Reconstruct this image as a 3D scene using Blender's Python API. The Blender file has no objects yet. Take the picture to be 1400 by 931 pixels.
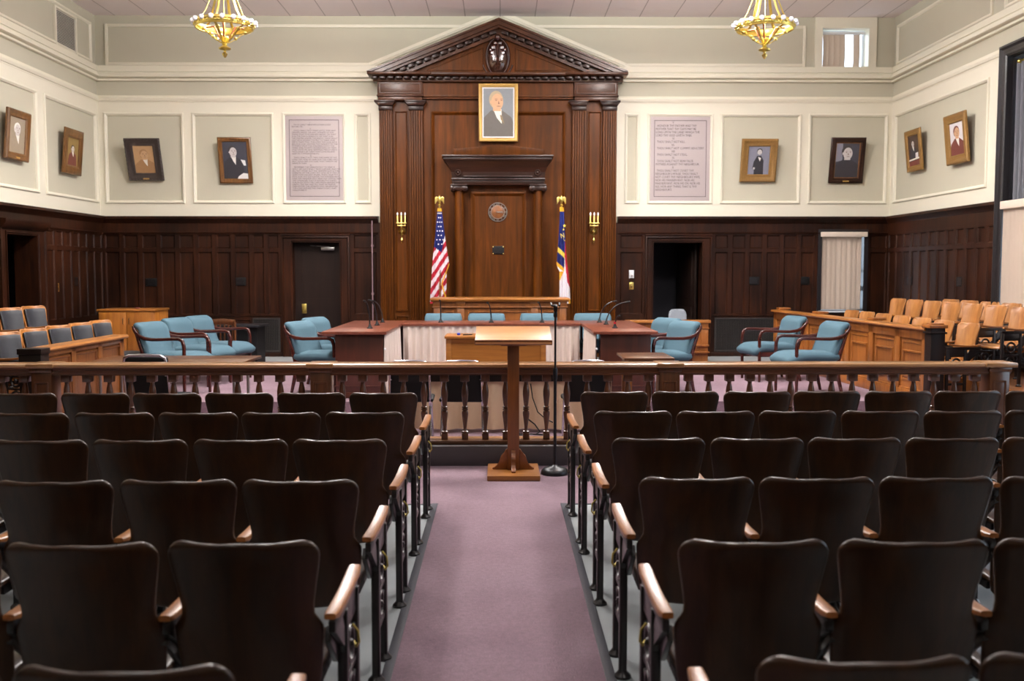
import bpy, bmesh, math, random
from mathutils import Vector, Matrix
random.seed(7)
R = math.radians
PI = math.pi
SC = bpy.context.scene
COL = SC.collection

# ------------------------------------------------------------------ camera
CAM_H = 1.62
PITCH = R(4.014)
YAW = R(0.67)
FOC = 1361.1
cam_d = bpy.data.cameras.new('camera')
cam_d.sensor_width = 36.0
cam_d.lens = 35.0
cam_d.clip_start = 0.05
cam = bpy.data.objects.new('camera', cam_d)
cam.location = (0, 0, CAM_H)
cam.rotation_euler = (PI/2 - PITCH, 0, -YAW)
COL.objects.link(cam)
SC.camera = cam
cam_d.dof.use_dof = True
cam_d.dof.focus_distance = 8.2
cam_d.dof.aperture_fstop = 3.2

_fw = Vector((math.sin(YAW)*math.cos(PITCH), math.cos(YAW)*math.cos(PITCH), -math.sin(PITCH)))
_rt = Vector((math.cos(YAW), -math.sin(YAW), 0))
_up = Vector((math.sin(YAW)*math.sin(PITCH), math.cos(YAW)*math.sin(PITCH), math.cos(PITCH)))


def at(px, py, y):
    """measured pixel of the 1400x931 photograph -> (x, z) on the plane at distance y"""
    d = _fw + _rt*((px-700)/FOC) - _up*((py-465.5)/FOC)
    t = y/d.y
    return t*d.x, CAM_H + t*d.z


# ------------------------------------------------------------------ materials
def c8(r, g, b):
    f = lambda v: ((v/255+0.055)/1.055)**2.4 if v/255 > 0.04045 else v/255/12.92
    return (f(r), f(g), f(b), 1)


def mat_base(name):
    m = bpy.data.materials.new(name)
    m.use_nodes = True
    nt = m.node_tree
    b = nt.nodes['Principled BSDF']
    return m, nt, b


def plain(name, c, rough=0.5, metal=0.0, var=0.06, scale=6.0, bump=0.0, bscale=60, coat=0.0, spec=0.5, emit=None, es=0):
    m, nt, b = mat_base(name)
    N, L = nt.nodes, nt.links
    tc = N.new('ShaderNodeTexCoord')
    no = N.new('ShaderNodeTexNoise')
    no.inputs['Scale'].default_value = scale
    no.inputs['Detail'].default_value = 4
    L.new(tc.outputs['Object'], no.inputs['Vector'])
    mx = N.new('ShaderNodeMix')
    mx.data_type = 'RGBA'
    mx.inputs['A'].default_value = tuple(v*(1-var) for v in c[:3])+(1,)
    mx.inputs['B'].default_value = tuple(min(1, v*(1+var)) for v in c[:3])+(1,)
    L.new(no.outputs['Fac'], mx.inputs['Factor'])
    L.new(mx.outputs['Result'], b.inputs['Base Color'])
    b.inputs['Roughness'].default_value = rough
    b.inputs['Metallic'].default_value = metal
    b.inputs['Coat Weight'].default_value = coat
    b.inputs['Coat Roughness'].default_value = 0.15
    b.inputs['Specular IOR Level'].default_value = spec
    if bump:
        n2 = N.new('ShaderNodeTexNoise')
        n2.inputs['Scale'].default_value = bscale
        n2.inputs['Detail'].default_value = 3
        L.new(tc.outputs['Object'], n2.inputs['Vector'])
        bp = N.new('ShaderNodeBump')
        bp.inputs['Strength'].default_value = bump
        bp.inputs['Distance'].default_value = 0.01
        L.new(n2.outputs['Fac'], bp.inputs['Height'])
        L.new(bp.outputs['Normal'], b.inputs['Normal'])
    if emit:
        b.inputs['Emission Color'].default_value = emit
        b.inputs['Emission Strength'].default_value = es
    return m


def wood(name, c1, c2, rough=0.35, grain='z', scale=9.0, coat=0.25, contrast=(0.3, 0.72), big=0.25, coat_rough=0.18):
    """streaked grain along one axis, large-scale tone drift, varnish"""
    m, nt, b = mat_base(name)
    N, L = nt.nodes, nt.links
    tc = N.new('ShaderNodeTexCoord')
    oi = N.new('ShaderNodeObjectInfo')
    mp = N.new('ShaderNodeMapping')
    s = [1.0, 1.0, 1.0]
    s['xyz'.index(grain)] = 0.07
    mp.inputs['Scale'].default_value = s
    ad = N.new('ShaderNodeVectorMath')
    ad.operation = 'ADD'
    cb = N.new('ShaderNodeCombineXYZ')
    mlt = N.new('ShaderNodeMath')
    mlt.operation = 'MULTIPLY'
    mlt.inputs[1].default_value = 17.0
    L.new(oi.outputs['Random'], mlt.inputs[0])
    for k in range(3):
        L.new(mlt.outputs[0], cb.inputs[k])
    L.new(tc.outputs['Object'], ad.inputs[0])
    L.new(cb.outputs[0], ad.inputs[1])
    L.new(ad.outputs[0], mp.inputs['Vector'])
    n1 = N.new('ShaderNodeTexNoise')
    n1.inputs['Scale'].default_value = scale*3
    n1.inputs['Detail'].default_value = 6
    n1.inputs['Roughness'].default_value = 0.6
    n1.inputs['Distortion'].default_value = 0.6
    L.new(mp.outputs[0], n1.inputs['Vector'])
    cr = N.new('ShaderNodeValToRGB')
    cr.color_ramp.elements[0].position = contrast[0]
    cr.color_ramp.elements[1].position = contrast[1]
    cr.color_ramp.elements[0].color = c1
    cr.color_ramp.elements[1].color = c2
    L.new(n1.outputs['Fac'], cr.inputs['Fac'])
    n2 = N.new('ShaderNodeTexNoise')
    n2.inputs['Scale'].default_value = 1.1
    n2.inputs['Detail'].default_value = 2
    L.new(ad.outputs[0], n2.inputs['Vector'])
    mr = N.new('ShaderNodeMapRange')
    mr.inputs['From Min'].default_value = 0.3
    mr.inputs['From Max'].default_value = 0.7
    mr.inputs['To Min'].default_value = 1-big
    mr.inputs['To Max'].default_value = 1+big
    L.new(n2.outputs['Fac'], mr.inputs['Value'])
    hv = N.new('ShaderNodeVectorMath')
    hv.operation = 'SCALE'
    L.new(cr.outputs['Color'], hv.inputs[0])
    L.new(mr.outputs[0], hv.inputs['Scale'])
    L.new(hv.outputs[0], b.inputs['Base Color'])
    b.inputs['Roughness'].default_value = rough
    b.inputs['Coat Weight'].default_value = coat
    b.inputs['Coat Roughness'].default_value = coat_rough
    bp = N.new('ShaderNodeBump')
    bp.inputs['Strength'].default_value = 0.06
    bp.inputs['Distance'].default_value = 0.004
    L.new(n1.outputs['Fac'], bp.inputs['Height'])
    L.new(bp.outputs['Normal'], b.inputs['Normal'])
    return m


def emission(name, c, s):
    m = bpy.data.materials.new(name)
    m.use_nodes = True
    nt = m.node_tree
    b = nt.nodes['Principled BSDF']
    b.inputs['Base Color'].default_value = c
    b.inputs['Emission Color'].default_value = c
    b.inputs['Emission Strength'].default_value = s
    return m


def carpet(name, c, dirt):
    m, nt, b = mat_base(name)
    N, L = nt.nodes, nt.links
    tc = N.new('ShaderNodeTexCoord')
    n1 = N.new('ShaderNodeTexNoise')
    n1.inputs['Scale'].default_value = 140
    n1.inputs['Detail'].default_value = 3
    n2 = N.new('ShaderNodeTexNoise')
    n2.inputs['Scale'].default_value = 2.2
    n2.inputs['Detail'].default_value = 4
    n3 = N.new('ShaderNodeTexNoise')
    n3.inputs['Scale'].default_value = 38
    n3.inputs['Detail'].default_value = 5
    for n in (n1, n2, n3):
        L.new(tc.outputs['Object'], n.inputs['Vector'])
    r1 = N.new('ShaderNodeMapRange')
    r1.inputs['To Min'].default_value = 0.55
    r1.inputs['To Max'].default_value = 1.45
    L.new(n1.outputs['Fac'], r1.inputs['Value'])
    r3 = N.new('ShaderNodeMapRange')
    r3.inputs['To Min'].default_value = 0.7
    r3.inputs['To Max'].default_value = 1.3
    L.new(n3.outputs['Fac'], r3.inputs['Value'])
    mm = N.new('ShaderNodeMath')
    mm.operation = 'MULTIPLY'
    L.new(r1.outputs[0], mm.inputs[0])
    L.new(r3.outputs[0], mm.inputs[1])
    mx = N.new('ShaderNodeMix')
    mx.data_type = 'RGBA'
    mx.inputs['A'].default_value = c
    mx.inputs['B'].default_value = dirt
    rr = N.new('ShaderNodeMapRange')
    rr.inputs['From Min'].default_value = 0.45
    rr.inputs['From Max'].default_value = 0.75
    L.new(n2.outputs['Fac'], rr.inputs['Value'])
    L.new(rr.outputs[0], mx.inputs['Factor'])
    sc = N.new('ShaderNodeVectorMath')
    sc.operation = 'SCALE'
    L.new(mx.outputs['Result'], sc.inputs[0])
    L.new(mm.outputs[0], sc.inputs['Scale'])
    L.new(sc.outputs[0], b.inputs['Base Color'])
    b.inputs['Roughness'].default_value = 0.95
    b.inputs['Specular IOR Level'].default_value = 0.15
    b.inputs['Sheen Weight'].default_value = 0.15
    bp = N.new('ShaderNodeBump')
    bp.inputs['Strength'].default_value = 0.5
    bp.inputs['Distance'].default_value = 0.004
    L.new(n1.outputs['Fac'], bp.inputs['Height'])
    L.new(bp.outputs['Normal'], b.inputs['Normal'])
    return m


def tiles(name, c, line, sx, sy):
    m, nt, b = mat_base(name)
    N, L = nt.nodes, nt.links
    tc = N.new('ShaderNodeTexCoord')
    br = N.new('ShaderNodeTexBrick')
    br.offset = 0.0
    br.inputs['Color1'].default_value = c
    br.inputs['Color2'].default_value = tuple(v*0.96 for v in c[:3])+(1,)
    br.inputs['Mortar'].default_value = line
    br.inputs['Scale'].default_value = 1.0
    br.inputs['Mortar Size'].default_value = 0.008
    br.inputs['Brick Width'].default_value = sx
    br.inputs['Row Height'].default_value = sy
    L.new(tc.outputs['Object'], br.inputs['Vector'])
    no = N.new('ShaderNodeTexNoise')
    no.inputs['Scale'].default_value = 120
    L.new(tc.outputs['Object'], no.inputs['Vector'])
    bp = N.new('ShaderNodeBump')
    bp.inputs['Strength'].default_value = 0.25
    bp.inputs['Distance'].default_value = 0.004
    L.new(no.outputs['Fac'], bp.inputs['Height'])
    L.new(br.outputs['Color'], b.inputs['Base Color'])
    L.new(bp.outputs['Normal'], b.inputs['Normal'])
    b.inputs['Roughness'].default_value = 0.9
    return m


def fabric(name, c, rough=0.85, var=0.12, scale=220):
    return plain(name, c, rough, 0, var, scale, bump=0.25, bscale=400, spec=0.25)


def translucent(name, c, t=0.5):
    m, nt, b = mat_base(name)
    N, L = nt.nodes, nt.links
    b.inputs['Base Color'].default_value = c
    b.inputs['Roughness'].default_value = 0.8
    tr = N.new('ShaderNodeBsdfTranslucent')
    tr.inputs['Color'].default_value = c
    mx = N.new('ShaderNodeMixShader')
    mx.inputs[0].default_value = t
    L.new(b.outputs[0], mx.inputs[1])
    L.new(tr.outputs[0], mx.inputs[2])
    L.new(mx.outputs[0], nt.nodes['Material Output'].inputs['Surface'])
    return m


def glass(name):
    m, nt, b = mat_base(name)
    N, L = nt.nodes, nt.links
    tr = N.new('ShaderNodeBsdfTransparent')
    gl = N.new('ShaderNodeBsdfGlossy')
    gl.inputs['Roughness'].default_value = 0.02
    mx = N.new('ShaderNodeMixShader')
    mx.inputs[0].default_value = 0.06
    L.new(tr.outputs[0], mx.inputs[1])
    L.new(gl.outputs[0], mx.inputs[2])
    L.new(mx.outputs[0], nt.nodes['Material Output'].inputs['Surface'])
    return m


M = {}
M['sage'] = plain('sage plaster', c8(198, 194, 174), 0.8, var=0.03, scale=3)
M['sage_dark'] = plain('grey green plaster', c8(181, 176, 155), 0.8, var=0.03, scale=3)
M['cream'] = plain('cream paint', c8(236, 231, 212), 0.55, var=0.02, scale=3)
M['ceiling'] = tiles('ceiling tile', c8(240, 231, 232), c8(184, 174, 175), 0.575, 1.2)
M['carpet'] = carpet('mauve carpet', c8(131, 107, 117), c8(118, 94, 105))
M['vinyl'] = plain('grey vinyl', c8(166, 172, 174), 0.4, var=0.08, scale=4)
M['strip'] = plain('dark rubber strip', c8(40, 40, 50), 0.6)
M['riser'] = plain('dark riser vinyl', c8(70, 63, 64), 0.5)
M['wains'] = wood('dark stained panelling', c8(27, 13, 8), c8(57, 28, 12), 0.42, 'z', 7, 0.2, big=0.5)
M['wains_x'] = wood('dark stained rail', c8(32, 17, 12), c8(60, 32, 18), 0.38, 'x', 7, 0.2, big=0.3)
M['drop'] = wood('mahogany panelling', c8(58, 28, 2), c8(95, 49, 5), 0.45, 'z', 5, 0.25, big=0.2)
M['drop_x'] = wood('mahogany rail', c8(52, 25, 5), c8(78, 39, 8), 0.38, 'x', 6, 0.25, big=0.15)
M['drop_dark'] = wood('dark mahogany', c8(32, 16, 10), c8(52, 26, 14), 0.34, 'x', 6, 0.3, big=0.15)
M['seatwood'] = wood('dark varnished shaded plywood', c8(42, 23, 9), c8(68, 38, 14), 0.42, 'z', 6, 0.5, big=0.2, coat_rough=0.14)  # dark varnish, with the shade on the backs put into the colour too
M['armwood'] = wood('worn oak armrest', c8(130, 74, 28), c8(174, 110, 50), 0.32, 'y', 10, 0.25, big=0.15)
M['oak'] = wood('golden oak', c8(140, 82, 28), c8(176, 112, 44), 0.4, 'z', 7, 0.25, big=0.12)
M['oak_x'] = wood('golden oak rail', c8(132, 78, 28), c8(168, 108, 46), 0.38, 'x', 7, 0.3, big=0.12)
M['oak_y'] = wood('golden oak cap', c8(128, 76, 30), c8(168, 106, 48), 0.36, 'y', 7, 0.3, big=0.12)
M['oak_dark'] = wood('brown oak', c8(98, 54, 18), c8(132, 78, 30), 0.4, 'z', 7, 0.25, big=0.12)
M['jurywood'] = wood('honey plywood', c8(142, 88, 42), c8(178, 122, 66), 0.38, 'z', 5, 0.3, big=0.12)
M['rail'] = wood('brown oak rail', c8(68, 38, 18), c8(104, 62, 32), 0.3, 'x', 8, 0.4, big=0.15)
M['rail_z'] = wood('brown oak baluster', c8(64, 35, 17), c8(98, 56, 28), 0.28, 'z', 8, 0.4, big=0.15)
M['railcap'] = wood('worn rail cap', c8(122, 82, 46), c8(158, 114, 70), 0.28, 'x', 8, 0.6, big=0.12)
M['lectern'] = wood('shaded lectern oak', c8(100, 50, 12), c8(136, 76, 24), 0.38, 'z', 8, 0.35, big=0.12)  # shade on the post put into a darker oak than base and top
M['lectern_x'] = wood('lectern desk oak', c8(186, 122, 64), c8(216, 156, 96), 0.3, 'x', 8, 1.0, big=0.08, coat_rough=0.3)
M['table'] = wood('reddish laminate', c8(96, 48, 34), c8(126, 68, 50), 0.3, 'y', 8, 0.4, big=0.12)
M['table_end'] = wood('reddish panel', c8(64, 28, 18), c8(86, 40, 26), 0.4, 'z', 6, 0.2, big=0.12)
M['skirt'] = fabric('grey beige skirt', c8(206, 192, 182))
M['drape'] = fabric('beige drape', c8(222, 192, 158))
M['teal'] = fabric('teal upholstery', c8(74, 100, 112))
M['mahog'] = wood('dark red mahogany', c8(54, 20, 16), c8(84, 34, 26), 0.25, 'y', 10, 0.5, big=0.1)
M['leather'] = plain('blue grey leather', c8(37, 38, 44), 0.5, var=0.1, scale=12, bump=0.1, bscale=160)
M['brass'] = plain('brass', c8(226, 204, 116), 0.3, 1.0, 0.1)
M['gold'] = plain('gilt', c8(196, 158, 86), 0.4, 0.3, 0.15, 30, bump=0.3, bscale=120)
M['gold_dark'] = plain('dull gilt', c8(142, 106, 54), 0.45, 0.2, 0.25, 40, bump=0.5, bscale=140)
M['frame_brown'] = wood('picture frame oak', c8(82, 50, 20), c8(126, 84, 38), 0.4, 'z', 12, 0.2)
M['frame_black'] = plain('dark carved frame', c8(60, 50, 46), 0.45, 0, 0.3, 40, bump=0.6, bscale=90)
M['iron'] = plain('black cast iron', c8(34, 28, 28), 0.35, 0.2, 0.1, coat=0.3)
M['black'] = plain('black plastic', c8(14, 14, 15), 0.5)
M['blackmetal'] = plain('black metal', c8(30, 30, 34), 0.35, 0.3)
M['void'] = plain('doorway shade', c8(34, 32, 38), 0.6)  # shade of the unlit doorways put into the surface colour
M['doorwood'] = wood('near black door', c8(24, 16, 13), c8(36, 23, 18), 0.45, 'z', 6, 0.1)
M['chrome'] = plain('chrome', c8(210, 210, 220), 0.15, 1.0, 0.03)
M['steel'] = plain('brushed steel', c8(170, 168, 165), 0.35, 1.0, 0.05)
M['white'] = plain('white plastic', c8(228, 228, 230), 0.4, var=0.02)
M['stone'] = plain('pinkish stone tablet', c8(182, 171, 170), 0.6, var=0.04, scale=40)
M['ink'] = plain('engraved letter grey', c8(88, 76, 80), 0.7)
M['bulb'] = plain('frosted bulb', c8(228, 228, 236), 0.12, 0, 0.02, coat=0.6)
M['copper'] = plain('copper tube', c8(176, 96, 66), 0.35, 0.8)
M['blind'] = translucent('cream blind', c8(208, 191, 175), 0.35)
M['valance'] = plain('cream valance', c8(232, 216, 200), 0.6, var=0.02)
M['curtain'] = fabric('grey curtain', c8(108, 110, 116))
M['glass'] = glass('window glass')
M['winframe'] = plain('white window paint', c8(225, 230, 236), 0.5, var=0.02)
M['darkpaint'] = plain('dark window casing', c8(32, 28, 30), 0.4, var=0.1, coat=0.15)
M['grille'] = plain('dark radiator grille', c8(58, 54, 52), 0.5, 0.4)
M['vent'] = plain('vent slat paint', c8(206, 202, 190), 0.5)
M['greycloth'] = fabric('grey upholstery', c8(140, 146, 154))
M['conduit'] = plain('pinkish reflecting conduit', c8(150, 122, 128), 0.4)  # pinkish reflection on the metal put into a plain colour
M['drop_gloss'] = wood('polished carved mahogany', c8(44, 22, 14), c8(72, 36, 20), 0.16, 'x', 6, 1.0, coat_rough=0.08)
for _n, _s, _c in (('doorwood', .2, 0.0), ('wains', .18, 0.0), ('wains_x', .18, 0.0), ('drop', .15, 0.03), ('drop_x', .3, .12), ('drop_dark', .3, .12), ('black', .3, 0.0), ('seatwood', .25, .30), ('void', .2, 0.0)):
    _b = M[_n].node_tree.nodes['Principled BSDF']
    _b.inputs['Specular IOR Level'].default_value = _s
    _b.inputs['Coat Weight'].default_value = _c
M['paper'] = plain('paper', c8(240, 240, 238), 0.8, var=0.01)
M['red'] = fabric('flag red', c8(170, 32, 50))
M['flagwhite'] = fabric('flag white', c8(228, 222, 228))
M['navy'] = fabric('flag blue', c8(30, 38, 100))
M['fringe'] = fabric('gold fringe', c8(226, 168, 48))
M['yellow'] = fabric('flag gold', c8(220, 196, 84))
M['bluebit'] = plain('blue plastic', c8(40, 60, 180), 0.4)
M['orangewood'] = wood('orange oak', c8(118, 66, 22), c8(154, 94, 38), 0.4, 'z', 7, 0.25)
for nm, c in dict(skin=(206, 164, 128), skin_pale=(206, 200, 198), skin_sepia=(196, 160, 122), hair=(176, 158, 128), hair_dark=(60, 54, 54), coat_grey=(98, 94, 88), coat_black=(50, 48, 54),
                  coat_brown=(110, 56, 48), coat_sepia=(164, 124, 84), bg_grey=(126, 132, 136), bg_black=(62, 62, 72), bg_sepia=(188, 150, 108), bg_olive=(140, 116, 66), bg_taupe=(150, 136, 116),
                  bg_white=(226, 222, 224), bg_dark=(70, 52, 40), bg_mid=(134, 134, 148), shirt=(236, 232, 226), cream_mat=(238, 234, 222), tie=(140, 120, 90), feature=(120, 84, 66)).items():
    M[nm] = plain('picture '+nm.replace('_', ' '), c8(*c), 0.6, var=0.1, scale=25)

# ------------------------------------------------------------------ mesh builder
MATRIX = {}


class B:
    def __init__(s):
        s.bm = bmesh.new()
        s.mi = 0

    def face(s, vs):
        try:
            f = s.bm.faces.new(vs)
            f.material_index = s.mi
            return f
        except ValueError:
            return None

    def box(s, x0, x1, y0, y1, z0, z1, bev=0.0, seg=2):
        V = [s.bm.verts.new((x, y, z)) for z in (z0, z1) for y in (y0, y1) for x in (x0, x1)]
        F = [s.face([V[i] for i in q]) for q in ((0, 2, 3, 1), (4, 5, 7, 6), (0, 1, 5, 4), (2, 6, 7, 3), (0, 4, 6, 2), (1, 3, 7, 5))]
        if bev:
            E = list({e for f in F for e in f.edges})
            bmesh.ops.bevel(s.bm, geom=E, offset=bev, segments=seg, profile=0.5, affect='EDGES', clamp_overlap=True)
        return s

    def obox(s, c, size, rot, bev=0.0):
        """box at centre c with euler rotation"""
        n0 = len(s.bm.verts)
        before = set(s.bm.verts)
        hx, hy, hz = size[0]/2, size[1]/2, size[2]/2
        s.box(-hx, hx, -hy, hy, -hz, hz, bev)
        mt = Matrix.Translation(c) @ rot
        for v in s.bm.verts:
            if v not in before:
                v.co = mt @ v.co
        return s

    def prism(s, poly, axis, t0, t1, bev=0.0):
        def P(a, b, t):
            return {'x': (t, a, b), 'y': (a, t, b), 'z': (a, b, t)}[axis]
        A = [s.bm.verts.new(P(a, b, t0)) for a, b in poly]
        C = [s.bm.verts.new(P(a, b, t1)) for a, b in poly]
        n = len(poly)
        F = [s.face(A), s.face(list(reversed(C)))]
        for i in range(n):
            F.append(s.face([A[i], A[(i+1) % n], C[(i+1) % n], C[i]]))
        if bev:
            E = list({e for f in F if f for e in f.edges})
            bmesh.ops.bevel(s.bm, geom=E, offset=bev, segments=2, profile=0.5, affect='EDGES', clamp_overlap=True)
        return s

    def tube(s, pts, r, seg=8, ref=(1, 0, 0), rb=None, sq=1.0, closed=False):
        pts = [Vector(p) for p in pts]
        n = len(pts)
        rs = r if isinstance(r, (list, tuple)) else [r]*n
        rbs = rs if rb is None else (rb if isinstance(rb, (list, tuple)) else [rb]*n)
        rings = []
        ref = Vector(ref)
        for i, p in enumerate(pts):
            if closed:
                t = (pts[(i+1) % n]-pts[i-1])
            else:
                t = (pts[min(i+1, n-1)]-pts[max(i-1, 0)])
            t.normalize()
            a = ref - t*ref.dot(t)
            if a.length < 1e-4:
                a = Vector((0, 1, 0)) - t*t.y
                if a.length < 1e-4:
                    a = Vector((0, 0, 1)) - t*t.z
            a.normalize()
            b = t.cross(a)
            ring = []
            for k in range(seg):
                th = 2*PI*(k+0.5)/seg
                ca, sa = math.cos(th), math.sin(th)
                if sq != 1.0:
                    ca = math.copysign(abs(ca)**sq, ca)
                    sa = math.copysign(abs(sa)**sq, sa)
                ring.append(s.bm.verts.new(p + a*(ca*rs[i]) + b*(sa*rbs[i])))
            rings.append(ring)
        m = n if closed else n-1
        for i in range(m):
            A, C = rings[i], rings[(i+1) % n]
            for k in range(seg):
                s.face([A[k], A[(k+1) % seg], C[(k+1) % seg], C[k]])
        if not closed:
            s.face(list(reversed(rings[0])))
            s.face(rings[-1])
        return s

    def lathe(s, prof, seg=16, c=(0, 0, 0), axis='z', caps=True):
        c = Vector(c)
        rings = []
        for r, h in prof:
            ring = []
            for k in range(seg):
                th = 2*PI*(k+0.5)/seg
                x, y = r*math.cos(th), r*math.sin(th)
                v = {'z': (x, y, h), 'y': (x, h, y), 'x': (h, x, y)}[axis]
                ring.append(s.bm.verts.new(c+Vector(v)))
            rings.append(ring)
        for A, C in zip(rings, rings[1:]):
            for k in range(seg):
                s.face([A[k], A[(k+1) % seg], C[(k+1) % seg], C[k]])
        if caps:
            s.face(list(reversed(rings[0])))
            s.face(rings[-1])
        return s

    def ball(s, c, r, seg=10, sz=1.0):
        n = max(4, seg//2)
        prof = [(max(r*math.sin(PI*i/n), r*0.02), -r*sz*math.cos(PI*i/n)) for i in range(n+1)]
        return s.lathe(prof, seg, c)

    def torus(s, c, Rr, r, axis='z', seg=32, ts=8, rz=None):
        c = Vector(c)
        pts = []
        for k in range(seg):
            th = 2*PI*k/seg
            a, b = Rr*math.cos(th), Rr*math.sin(th)
            pts.append(c+Vector({'z': (a, b, 0), 'y': (a, 0, b), 'x': (0, a, b)}[axis]))
        ref = {'z': (0, 0, 1), 'y': (0, 1, 0), 'x': (1, 0, 0)}[axis]
        return s.tube(pts, rz if rz else r, ts, ref, rb=r, closed=True)

    def frame(s, x0, x1, z0, z1, prof, close=True):
        """mitred moulding round a rectangle lying in x,z; prof = (inset, depth along y)"""
        loops = []
        for i, d in prof:
            loops.append([s.bm.verts.new(p) for p in ((x0+i, d, z0+i), (x1-i, d, z0+i), (x1-i, d, z1-i), (x0+i, d, z1-i))])
        n = len(loops)
        for j in range(n if close else n-1):
            A, C = loops[j], loops[(j+1) % n]
            for k in range(4):
                s.face([A[k], A[(k+1) % 4], C[(k+1) % 4], C[k]])
        return s

    def cells(s, x0, x1, z0, z1, d0, d1, holes):
        """slab x,z between depths d0,d1 with rectangular holes"""
        xs = sorted({x0, x1, *[h[0] for h in holes], *[h[1] for h in holes]})
        zs = sorted({z0, z1, *[h[2] for h in holes], *[h[3] for h in holes]})
        xs = [x for x in xs if x0 <= x <= x1]
        zs = [z for z in zs if z0 <= z <= z1]
        cache = {}

        def V(i, j, d):
            k = (i, j, d)
            if k not in cache:
                cache[k] = s.bm.verts.new((xs[i], d, zs[j]))
            return cache[k]

        def solid(i, j):
            if not (0 <= i < len(xs)-1 and 0 <= j < len(zs)-1):
                return False
            cx, cz = (xs[i]+xs[i+1])/2, (zs[j]+zs[j+1])/2
            return not any(h[0] < cx < h[1] and h[2] < cz < h[3] for h in holes)
        for i in range(len(xs)-1):
            for j in range(len(zs)-1):
                if not solid(i, j):
                    continue
                s.face([V(i, j, d1), V(i+1, j, d1), V(i+1, j+1, d1), V(i, j+1, d1)])
                s.face([V(i, j, d0), V(i, j+1, d0), V(i+1, j+1, d0), V(i+1, j, d0)])
                if not solid(i-1, j):
                    s.face([V(i, j, d0), V(i, j, d1), V(i, j+1, d1), V(i, j+1, d0)])
                if not solid(i+1, j):
                    s.face([V(i+1, j, d0), V(i+1, j+1, d0), V(i+1, j+1, d1), V(i+1, j, d1)])
                if not solid(i, j-1):
                    s.face([V(i, j, d0), V(i+1, j, d0), V(i+1, j, d1), V(i, j, d1)])
                if not solid(i, j+1):
                    s.face([V(i, j+1, d0), V(i, j+1, d1), V(i+1, j+1, d1), V(i+1, j+1, d0)])
        return s

    def grid(s, fn, nu, nv, wrap=False):
        G = [[s.bm.verts.new(fn(i/(nu if wrap else nu-1), j/(nv-1))) for j in range(nv)] for i in range(nu)]
        for i in range(nu if wrap else nu-1):
            for j in range(nv-1):
                s.face([G[i][j], G[(i+1) % nu][j], G[(i+1) % nu][j+1], G[i][j+1]])
        return G

    def shell(s, fn, nu, nv, th, bev=True):
        """closed slab: fn(u,v)->point (mid surface); thickness th with a rounded rim"""
        P = [[Vector(fn(i/(nu-1), j/(nv-1))) for j in range(nv)] for i in range(nu)]
        Nn = [[None]*nv for _ in range(nu)]
        for i in range(nu):
            for j in range(nv):
                a = P[min(i+1, nu-1)][j]-P[max(i-1, 0)][j]
                b = P[i][min(j+1, nv-1)]-P[i][max(j-1, 0)]
                n = a.cross(b)
                Nn[i][j] = n.normalized() if n.length > 1e-9 else Vector((0, 1, 0))
        F = [[s.bm.verts.new(P[i][j]+Nn[i][j]*th/2) for j in range(nv)] for i in range(nu)]
        K = [[s.bm.verts.new(P[i][j]-Nn[i][j]*th/2) for j in range(nv)] for i in range(nu)]
        for i in range(nu-1):
            for j in range(nv-1):
                s.face([F[i][j], F[i+1][j], F[i+1][j+1], F[i][j+1]])
                s.face([K[i][j], K[i][j+1], K[i+1][j+1], K[i+1][j]])
        rim = [(i, 0) for i in range(nu)] + [(nu-1, j) for j in range(1, nv)] + [(i, nv-1) for i in range(nu-2, -1, -1)] + [(0, j) for j in range(nv-2, 0, -1)]
        n = len(rim)
        ctr = P[nu//2][nv//2]
        mid = []
        for k, (i, j) in enumerate(rim):
            (i0, j0), (i1, j1) = rim[k-1], rim[(k+1) % n]
            t = P[i1][j1]-P[i0][j0]
            o = t.cross(Nn[i][j])
            if o.length < 1e-9:
                o = P[i][j]-ctr
            o.normalize()
            if o.dot(P[i][j]-ctr) < 0 and k % 1 == 0:
                o = -o
            mid.append([s.bm.verts.new(P[i][j]+o*(th*0.5*math.cos(a))+Nn[i][j]*(th*0.5*math.sin(a))) for a in (R(45), 0, R(-45))] if bev else [])
        for k in range(n):
            i, j = rim[k]
            i1, j1 = rim[(k+1) % n]
            A = [F[i][j]]+mid[k]+[K[i][j]]
            C = [F[i1][j1]]+mid[(k+1) % n]+[K[i1][j1]]
            for q in range(len(A)-1):
                s.face([A[q], C[q], C[q+1], A[q+1]])
        return s

    def build(s, name, mats, parent=None, loc=None, rot=None, Mx=None, world=False, angle=38, smooth=True, kind=None):
        if Mx is not None:
            s.bm.transform(Mx)
        if world and parent is not None:
            s.bm.transform(MATRIX[parent.name].inverted())
        bmesh.ops.recalc_face_normals(s.bm, faces=s.bm.faces[:])
        me = bpy.data.meshes.new(name)
        s.bm.to_mesh(me)
        s.bm.free()
        if smooth:
            me.shade_smooth()
            me.set_sharp_from_angle(angle=R(angle))
        for m in (mats if isinstance(mats, (list, tuple)) else [mats]):
            me.materials.append(M[m] if isinstance(m, str) else m)
        o = bpy.data.objects.new(name, me)
        COL.objects.link(o)
        if parent is not None:
            o.parent = parent
        l = Vector(loc) if loc is not None else Vector((0, 0, 0))
        e = rot if rot is not None else (0, 0, 0)
        o.location = l
        o.rotation_euler = e
        from mathutils import Euler
        m4 = Matrix.Translation(l) @ Euler(e).to_matrix().to_4x4()
        if parent is not None:
            m4 = MATRIX[parent.name] @ m4
        MATRIX[o.name] = m4
        if kind:
            o['kind'] = kind
        return o


def tag(o, label, cat, group=None):
    o['label'] = label
    o['category'] = cat
    if group:
        o['group'] = group
    return o


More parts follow.
